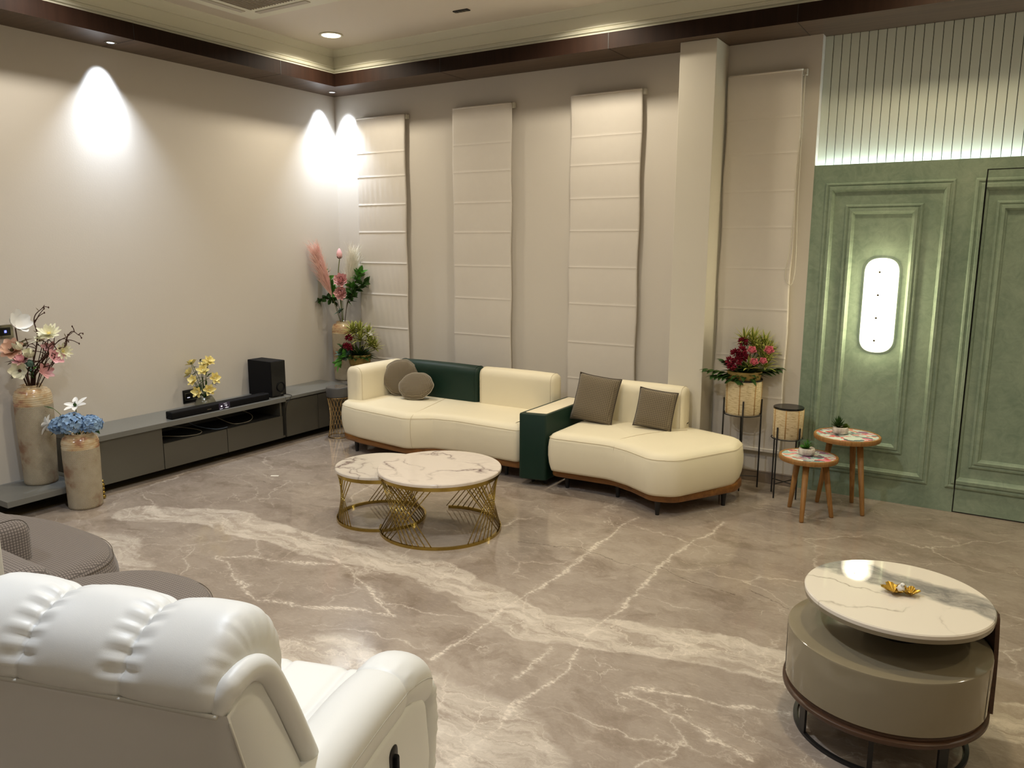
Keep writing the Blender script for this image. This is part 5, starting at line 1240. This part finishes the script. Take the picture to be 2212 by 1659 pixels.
# ------------------------------------------------------------------ round lacquered table, near right
t = thing('drum_table', 'round taupe lacquered drum table with a grey marble top', 'coffee table', (5.374, -2.851, 0))
CX, CY = 0.0, 0.0
bm = bmesh.new(); lathe(bm, [(0.312, 0.462), (0.318, 0.466), (0.318, 0.478), (0.314, 0.482), (0.15, 0.482)], 0.02, 0.02, 96); obj('marble_top', bm, M['marble_c'], t, smooth=True, angle=30)
bm = bmesh.new(); lathe(bm, [(0.306, 0.448), (0.316, 0.450), (0.319, 0.4655), (0.30, 0.4657)], 0.02, 0.02, 96); obj('top_edge', bm, M['taupe'], t, smooth=True, angle=30)
bm = bmesh.new(); lathe(bm, [(0.11, 0.325), (0.11, 0.449)], 0.03, 0.05, 64); obj('neck', bm, M['black'], t, smooth=True, angle=30)
bm = bmesh.new(); lathe(bm, [(0.338, 0.128), (0.343, 0.132), (0.345, 0.322), (0.343, 0.328), (0.337, 0.331), (0.2, 0.331)], 0, 0, 96); obj('drum', bm, M['taupe'], t, smooth=True, angle=30)
bm = bmesh.new()
for a in (R_(200), R_(-20)): box(bm, -0.0012, 0.0012, -0.0008, 0.0008, 0.134, 0.322); 
for v in bm.verts: pass
bm.free()
for a in (R_(197), R_(-14)):
    c, s = math.cos(a) * 0.3446, math.sin(a) * 0.3446; obj('drawer_gap', B(c - 0.0008, c + 0.0008, s - 0.0008, s + 0.0008, 0.134, 0.322), M['black'], t)
bm = bmesh.new(); lathe(bm, [(0.33, 0.127), (0.335, 0.120), (0.335, 0.112), (0.345, 0.112), (0.351, 0.108), (0.351, 0.096), (0.346, 0.090), (0.2, 0.090)], 0, 0, 96); obj('wooden_base', bm, M['wood_shell'], t, smooth=True, angle=40)
# curved wooden shell rising on the right and behind
def arc_band(r0, r1, z0, z1f, a0, a1, N=48):
    bm = bmesh.new(); rings = []
    for k in range(N + 1):
        q = k / N; a = a0 + (a1 - a0) * q; c, s = math.cos(a), math.sin(a); z1 = z1f(q)
        rings.append([bm.verts.new(p) for p in ((c * r0, s * r0, z0), (c * r1, s * r1, z0), (c * r1, s * r1, z1), (c * r0, s * r0, z1))])
    for a, b in zip(rings, rings[1:]): bridge(bm, a, b)
    bm.faces.new(rings[0]); bm.faces.new(rings[-1][::-1]); return bm
obj('wooden_shell', arc_band(0.348, 0.362, 0.10, lambda q: 0.10 + 0.352 * min(1, min(q, 1 - q) * 9) ** 0.6, R_(6), R_(90)), M['wood_shell'], t, smooth=True, angle=40)
for ch in list(t.children):
    ch.scale = (0.965, 0.965, 0.965); ch.location = (0, 0, 0.0612)
for a, hw in ((R_(-143), 0.020), (R_(-88), 0.008), (R_(-41), 0.020), (R_(37), 0.020), (R_(92), 0.008), (R_(139), 0.020)):
    bm = bmesh.new(); box(bm, -0.004, 0.004, -hw, hw, 0.0, 0.1485); bmesh.ops.rotate(bm, cent=(0, 0, 0), matrix=Matrix.Rotation(a, 3, 'Z'), verts=bm.verts); bmesh.ops.translate(bm, vec=(math.cos(a) * 0.287, math.sin(a) * 0.287, 0), verts=bm.verts); obj('leg', bm, M['black'], t)
bm = bmesh.new(); lathe(bm, [(0.292, 0.0), (0.292, 0.012), (0.278, 0.012), (0.278, 0.0)], 0, 0, 72, False, False); obj('floor_ring', bm, M['black'], t, smooth=True, angle=30)
# leaf dish with a little bird
t = thing('leaf_dish', 'gold leaf shaped dish lying on the drum table', 'dish', (5.403, -2.822, 0.5270), 0.3)
bm = bmesh.new()
for cx_, cy_, sc, rz in ((-0.018, 0.0, 1.0, 0.0), (0.030, -0.008, 0.72, 0.5)):
    N = 44; rings = []
    for q in (0.12, 0.45, 0.8, 1.0):
        ring = []
        for k in range(N):
            a = 2 * PI * k / N; lobes = abs(math.sin(a * 2.5)) ; jag = 0.10 * abs(math.sin(a * 11))
            rr = 0.042 * sc * (0.62 + 0.45 * lobes + jag) * q
            ring.append(bm.verts.new((cx_ + math.cos(a + rz) * rr, cy_ + math.sin(a + rz) * rr, 0.002 + 0.015 * q * q + (0.004 * lobes if q > 0.7 else 0))))
        rings.append(ring)
    for a, b in zip(rings, rings[1:]): bridge(bm, a, b)
    bm.faces.new(rings[0])
o = obj('leaf_plate', bm, plain('antique_gold', (186, 150, 62), 0.3, metal=0.9, bump=0.3, bscale=120), t)
m = o.modifiers.new('thick', 'SOLIDIFY'); m.thickness = 0.0015
t2 = thing('bird_figurine', 'tiny white bird figurine perched on the gold leaf dish', 'figurine', (5.406, -2.829, 0.5310), -0.9)
bm = bmesh.new(); ball(bm, (0, 0, 0.016), 0.013, 1.2, 0.85, 1.15, 16); ball(bm, (0.007, 0, 0.033), 0.008, 1, 1, 0.95, 14)
obj('bird_body', bm, M['p_white'], t2, smooth=True)
bm = bmesh.new(); blade(bm, (-0.010, 0, 0.012), (-1, 0, -0.25), UV_, 0.022, 0.012, 0, 2, 3, 'strap'); obj('tail', bm, M['p_white'], t2)
bm = bmesh.new(); lathe(bm, [(0.002, 0), (0.0003, 0.006)], seg=8); bmesh.ops.rotate(bm, cent=(0, 0, 0), matrix=Matrix.Rotation(PI / 2, 3, 'Y'), verts=bm.verts); bmesh.ops.translate(bm, vec=(0.014, 0, 0.033), verts=bm.verts); obj('beak', bm, M['black'], t2)
bm = bmesh.new(); ball(bm, (0.011, 0.006, 0.035), 0.0013, seg=8); ball(bm, (0.011, -0.006, 0.035), 0.0013, seg=8); obj('eyes', bm, M['black'], t2)

# ------------------------------------------------------------------ grey checked lounge sofa, left
t = thing('lounge_sofa', 'grey checked fabric lounge sofa with round puffy seats at the left', 'sofa', (0, 0, 0))
ga = [(1.25, -3.90), (1.70, -3.80), (2.15, -3.80), (2.40, -3.93), (2.45, -4.15), (2.42, -4.66), (1.25, -4.66)]
seat_block(t, 'seat_cushion', ga, [0.3, 0.6, 0.45, 0.3, 0.3, 0.08, 0.08], 0.13, 0.40, M['check_sofa'], 0.0, 0.02, True, 0.02, M['piping'])
gb = [(2.46, -4.12), (2.62, -3.90), (2.93, -3.86), (3.16, -3.98), (3.20, -4.26), (3.12, -4.60), (2.46, -4.66)]
seat_block(t, 'seat_cushion', gb, [0.2, 0.3, 0.35, 0.35, 0.35, 0.15, 0.08], 0.13, 0.40, M['check_sofa'], 0.0, 0.02, True, 0.02, M['piping'])
rolled(t, 'backrest', 1.15, 0.24, 0.30, Matrix.Translation((2.30, -4.52, 0.34)), M['check_sofa'], 0.05, False, rtop=0.11)
rolled(t, 'armrest', 0.62, 0.24, 0.22, Matrix.Translation((1.85, -4.25, 0.36)) @ Matrix.Rotation(0.0, 4, 'Z'), M['check_sofa'], 0.05, True, M['piping'], rtop=0.08)
obj('base', B(1.32, 3.0, -4.6, -4.1, 0.06, 0.135), M['black'], t, bevel=0.01)
for x, y in ((1.4, -4.0), (2.3, -3.95), (2.75, -4.08), (2.95, -4.5), (1.4, -4.55)): leg(t, x, y, 0.135)

# ------------------------------------------------------------------ white leather recliner (front left)
RA = R_(17); RO = Vector((4.17, -5.08, 0))
t = thing('recliner', 'white leather recliner with tufted headrest seen from behind', 'armchair', RO, RA)
UC = 0.025          # centre of the chair in local x
def tilt(v, z): return v + (0.92 - z) * 0.31     # back plane leans rearward with height
# rear panel
bm = bmesh.new(); rows = []
for z in [0.28 + 0.64 * k / 14 for k in range(15)]:
    row = []
    for j in range(25):
        q = j / 24; u = UC - 0.338 + 0.676 * q; e = min(q, 1 - q)
        v = tilt(0.0, z) + (0.006 * max(0, 1 - e / 0.04) ** 2) + 0.003 * noise.noise(Vector((u * 4, z * 4, 0)))
        row.append(bm.verts.new((u, v, z + (0.004 * math.sin(q * PI)))))
    rows.append(row)
for a, b in zip(rows, rows[1:]): bridge(bm, a, b, closed=False)
inner = [[bm.verts.new((x, tilt(0.10, z), z)) for x in (UC - 0.325, UC + 0.325)] for z in [0.28 + 0.64 * k / 14 for k in range(15)]]
for i in range(14):
    bm.faces.new((rows[i][0], rows[i + 1][0], inner[i + 1][0], inner[i][0])); bm.faces.new((rows[i][-1], inner[i][1], inner[i + 1][1], rows[i + 1][-1])); bm.faces.new((inner[i][0], inner[i + 1][0], inner[i + 1][1], inner[i][1]))
obj('rear_panel', bm, M['wleather'], t, smooth=True, angle=60)
# side panels of the back
for sg in (-1, 1):
    bm = bmesh.new(); u0 = UC + sg * 0.30; u1 = UC + sg * 0.338
    sec = [(tilt(0.004, 0.918), 0.918), (0.06, 0.945), (0.120, 0.925), (0.165, 0.84), (0.30, 0.55), (0.33, 0.35), (tilt(0.004, 0.30), 0.30)]
    sec2 = rounded(sec, 0.02, 5, 0.05)
    MM = Matrix(((0, 0, 1, 0), (1, 0, 0, 0), (0, 1, 0, 0), (0, 0, 0, 1)))
    A = sum(sec2[i - 1].x * sec2[i].y - sec2[i].x * sec2[i - 1].y for i in range(len(sec2)))
    if A < 0: sec2 = sec2[::-1]
    lo, hi = (min(u0, u1), max(u0, u1))
    puffy(bm, sec2, [(lo, 0.006), (lo + 0.006, 0.0), (hi - 0.008, 0.0), (hi, 0.008)], MM); obj('side_panel', bm, M['wleather'], t, smooth=True, angle=50)
    # padded roll along the front edge of the side
    pts = spline([(UC + sg * 0.318, 0.008, 0.918), (UC + sg * 0.325, 0.030, 0.955), (UC + sg * 0.33, 0.085, 0.965), (UC + sg * 0.332, 0.135, 0.935), (UC + sg * 0.332, 0.185, 0.85), (UC + sg * 0.33, 0.245, 0.73), (UC + sg * 0.33, 0.31, 0.58), (UC + sg * 0.33, 0.36, 0.42), (UC + sg * 0.33, 0.40, 0.28)], 8)
    rr = [(0.013 + 0.012 * min(1, k / 9)) + 0.0008 * math.sin(k * 1.7) * max(0, 1 - k / 20) for k in range(len(pts))]
    obj('side_roll', T(pts, rr, 20), M['wleather'], t, smooth=True)
    crv = [(UC + sg * 0.3385, tilt(0.004, z), z) for z in [0.9 - 0.04 * k for k in range(15)]]
    obj('seam', T(crv, 0.0025, 6), M['wseam'], t, smooth=True)
obj('seam', T([(UC - 0.325 + 0.65 * k / 24, tilt(-0.006, 0.921), 0.921 + 0.004 * math.sin(PI * k / 24)) for k in range(25)], 0.0045, 8), M['wseam'], t, smooth=True)
# tufted head pillow: three puffed lobes
SEC = spline([(0.014, 0.895), (-0.013, 0.945), (0.012, 1.005), (0.065, 1.045), (0.125, 1.062), (0.185, 1.045), (0.232, 0.985), (0.248, 0.90), (0.225, 0.82), (0.15, 0.79), (0.07, 0.83), (0.03, 0.89)], 8, True)
SEC = [Vector((p.x, p.y)) for p in SEC]; sc_ = Vector((0.115, 0.92))
LOB = [UC - 0.335, UC - 0.117, UC + 0.117, UC + 0.335]
bm = bmesh.new(); rings = []; n_s = len(SEC)
us = []
for a, b in zip(LOB, LOB[1:]): us += [a + (b - a) * k / 44 for k in range(44)]
us.append(LOB[-1])
for u in us:
    k = min(2, max(0, sum(1 for q in LOB[1:-1] if u >= q))); a, b = LOB[k], LOB[k + 1]; tt = (u - a) / (b - a) * 2 - 1
    edge_dist = (1 - abs(tt)) * (b - a) / 2
    outer_end = (k == 0 and tt < 0) or (k == 2 and tt > 0)
    if outer_end: s = 0.05 + 0.95 * (1 - abs(tt) ** 5.0) ** 0.5 if abs(tt) < 0.999 else 0.05
    else: s = 0.80 + 0.20 * (1 - abs(tt) ** 2.4) ** 0.6
    ring = []
    side = -1 if tt < 0 else 1
    for i, p in enumerate(SEC):
        low = max(0, 1 - (p - Vector((0.008, 0.93))).length / 0.06)
        q = sc_ + (p - sc_) * (s + (1 - s) * low * (0.9 if abs(tt) < 0.97 or not outer_end else 0.3))
        g_ = max(0, 1 - edge_dist / 0.055)
        wr = 0.0055 * g_ * (1 - g_ * 0.6) * math.sin(i * 1.42 + 2.1 * noise.noise(Vector((i * 0.22, k * 3 + side, 0)))) * (1.6 if not outer_end else 0.8)
        # keep the underside at the rear seam tight
        d = (p - sc_).normalized()
        q = q + d * (wr * (1 - low)) + d * 0.0015 * noise.noise(Vector((u * 9, p.x * 9, p.y * 9)))
        if low > 0 and not outer_end: q = q.lerp(Vector((0.012, 0.925)), 0.0)
        ring.append(bm.verts.new((u, q.x, q.y)))
    rings.append(ring)
for a, b in zip(rings, rings[1:]): bridge(bm, a, b)
bm.faces.new(rings[0][::-1]); bm.faces.new(rings[-1]); obj('head_pillow', bm, M['wleather'], t, smooth=True)
# lumbar cushion under it
bm = bmesh.new(); sec = rounded([(0.12, 0.42), (0.36, 0.42), (0.345, 0.66), (0.255, 0.83), (0.10, 0.82)], [0.02, 0.08, 0.10, 0.08, 0.02], 8, 0.03)
MM = Matrix(((0, 0, 1, 0), (1, 0, 0, 0), (0, 1, 0, 0), (0, 0, 0, 1)))
puffy(bm, sec, [(UC - 0.275, 0.06), (UC - 0.27, 0.02), (UC - 0.25, 0.0), (UC + 0.25, 0.0), (UC + 0.27, 0.02), (UC + 0.275, 0.06)], MM, 0.003); obj('back_cushion', bm, M['wleather'], t, smooth=True)
# seat
bm = bmesh.new(); out = rounded([(UC - 0.26, 0.22), (UC + 0.26, 0.22), (UC + 0.27, 0.985), (UC - 0.27, 0.985)], [0.02, 0.02, 0.07, 0.07], 8, 0.04)
def seatfn(v):
    if v.z > 0.38:
        k = (v.y - 0.62) / 0.012
        v = v.copy(); v.z -= 0.010 * math.exp(-k * k) + 0.008 * math.exp(-((v.x - UC - 0.10 + 0.06 * (v.y - 0.6)) / 0.012) ** 2) * (1 if v.y > 0.62 else 0) + 0.008 * math.exp(-((v.x - UC + 0.12) / 0.012) ** 2) * (1 if v.y > 0.62 else 0)
    return v
seat = bmesh.new(); N1, N2 = 60, 80; rows = []
def seat_z(u, v):
    e = min(u - (UC - 0.27), UC + 0.27 - u, 0.985 - v, 0.3); e = max(0, e)
    z = 0.455 - 0.06 * (1 - min(1, e / 0.07)) ** 2.2
    def gr(d, w_=0.011, a_=0.010): return -a_ * math.exp(-(d / w_) ** 2)
    z += gr(v - 0.63)
    if v > 0.63: z += gr(u - (UC + 0.085)) + gr(u - (UC - 0.105))
    z += 0.006 * math.sin(PI * (u - UC + 0.27) / 0.54)
    return z
for j in range(N2 + 1):
    v = 0.22 + 0.765 * j / N2; rows.append([seat.verts.new((UC - 0.27 + 0.54 * i / N1, v, seat_z(UC - 0.27 + 0.54 * i / N1, v))) for i in range(N1 + 1)])
for a, b in zip(rows, rows[1:]): bridge(seat, a, b, closed=False)
bot = [[seat.verts.new((r[0].co.x if k == 0 else r[-1].co.x, r[0].co.y, 0.16)) for k in (0, 1)] for r in rows]
for i in range(N2):
    seat.faces.new((rows[i][0], rows[i + 1][0], bot[i + 1][0], bot[i][0])); seat.faces.new((rows[i][-1], bot[i][1], bot[i + 1][1], rows[i + 1][-1]))
seat.faces.new([r for r in rows[-1]] + [bot[-1][1], bot[-1][0]])
obj('seat', seat, M['wleather'], t, smooth=True, angle=60)
# arms
for sg in (-1, 1):
    uc = UC + sg * 0.325
    bm = bmesh.new(); rows = []
    SP = [(0.10, 0.56, 0.05, 0.05), (0.20, 0.585, 0.074, 0.066), (0.35, 0.59, 0.082, 0.074), (0.52, 0.592, 0.084, 0.074), (0.655, 0.582, 0.083, 0.070), (0.675, 0.577, 0.078, 0.063), (0.695, 0.577, 0.082, 0.069), (0.76, 0.565, 0.086, 0.078), (0.83, 0.538, 0.084, 0.080), (0.885, 0.505, 0.074, 0.072), (0.925, 0.470, 0.054, 0.054), (0.945, 0.45, 0.025, 0.025)]
    SPs = spline([Vector((a, b, c)) for a, b, c, d in SP], 5); SPd = spline([Vector((d, 0, 0)) for a, b, c, d in SP], 5)
    for q, dd in zip(SPs, SPd):
        v, z, a_, b_ = 0.1 + (q.x - 0.1) * 0.965, q.y, q.z, dd.x; ring = []
        for i in range(36):
            th = 2 * PI * i / 36; c, s = math.cos(th), math.sin(th)
            ex = (abs(c) ** 0.85) * (1 if c > 0 else -1); ez = (abs(s) ** 0.9) * (1 if s > 0 else -1)
            w_ = 0.003 * math.exp(-((v - 0.69) / 0.02) ** 2) * math.sin(i * 2.2)
            if s < 0: ez *= 1.15
            ring.append(bm.verts.new((uc + ex * (a_ + w_), v + 0.06 * s * 0, z + ez * (b_ + w_))))
        rows.append(ring)
    for a, b in zip(rows, rows[1:]): bridge(bm, a, b)
    bm.faces.new(rows[0][::-1]); bm.faces.new(rows[-1]); o = obj('armrest', bm, M['wleather'], t, smooth=True)
    crv = [(uc + sg * 0.084 * 0.93 * 1.0 + sg * 0.0, q.x, q.y + 0.028) for q in SPs[8:-4]]
    crv = [(uc + sg * (q.z * 0.985), 0.1 + (q.x - 0.1) * 0.965, q.y + dd.x * 0.12) for q, dd in list(zip(SPs, SPd))[6:-10]]
    obj('seam', T(crv, 0.0022, 6), M['wseam'], o, smooth=True)
    bm = bmesh.new(); sec = rounded([(0.12, 0.05), (0.77, 0.05), (0.825, 0.30), (0.80, 0.51), (0.70, 0.57), (0.14, 0.57)], [0.02, 0.05, 0.1, 0.08, 0.05, 0.03], 6, 0.04)
    sec = [Vector((q.x, q.y - 0.02 * (q.y > 0.4))) for q in sec]
    lo, hi = sorted((uc - 0.072, uc + 0.080 * 1.0)); puffy(bm, sec, [(lo, 0.01), (lo + 0.01, 0.0), (hi - 0.015, 0.0), (hi - 0.004, 0.008), (hi, 0.02)], MM, 0.003); obj('arm_side', bm, M['wleather'], t, smooth=True)
    # gathered front end
    pts = spline([(uc + sg * 0.020, 0.85, 0.50), (uc + sg * 0.03, 0.885, 0.465), (uc + sg * 0.035, 0.895, 0.38), (uc + sg * 0.03, 0.885, 0.22), (uc + sg * 0.03, 0.87, 0.08)], 8)
    rr = [0.036 + 0.008 * math.sin(k * 0.8) * math.exp(-k * 0.12) + 0.002 * math.sin(k * 2.7) for k in range(len(pts))]
    obj('arm_front', T(pts, rr, 20), M['wleather'], t, smooth=True)
# recline handle on the outer right side
bm = bmesh.new(); out = rounded([(-0.024, -0.052), (0.024, -0.052), (0.024, 0.052), (-0.024, 0.052)], 0.024, 8, 0.02)
hx = UC + 0.325 + 0.0815
puffy(bm, out, [(0.0, 0.0), (0.006, 0.0), (0.008, 0.003)], Matrix.Translation((hx - 0.004, 0.555, 0.45)) @ MM, 0.0); obj('handle_plate', bm, M['black'], t, smooth=True, angle=40)
bm = bmesh.new(); puffy(bm, rounded([(-0.009, -0.035), (0.009, -0.035), (0.009, 0.03), (-0.009, 0.03)], 0.008, 6, 0.02), [(0.0, 0.0), (0.008, 0.0), (0.011, 0.003)], Matrix.Translation((hx + 0.004, 0.555, 0.45)) @ MM); obj('handle_lever', bm, M['blackp'], t, smooth=True, angle=40)
obj('base', B(UC - 0.33, UC + 0.33, 0.2, 0.86, 0.03, 0.17), M['black'], t, bevel=0.01)
for sx in (-0.28, 0.28):
    for sy in (0.25, 0.8):
        bm = bmesh.new(); lathe(bm, [(0.02, 0), (0.02, 0.031)], UC + sx, sy, 14); obj('foot', bm, M['black'], t)
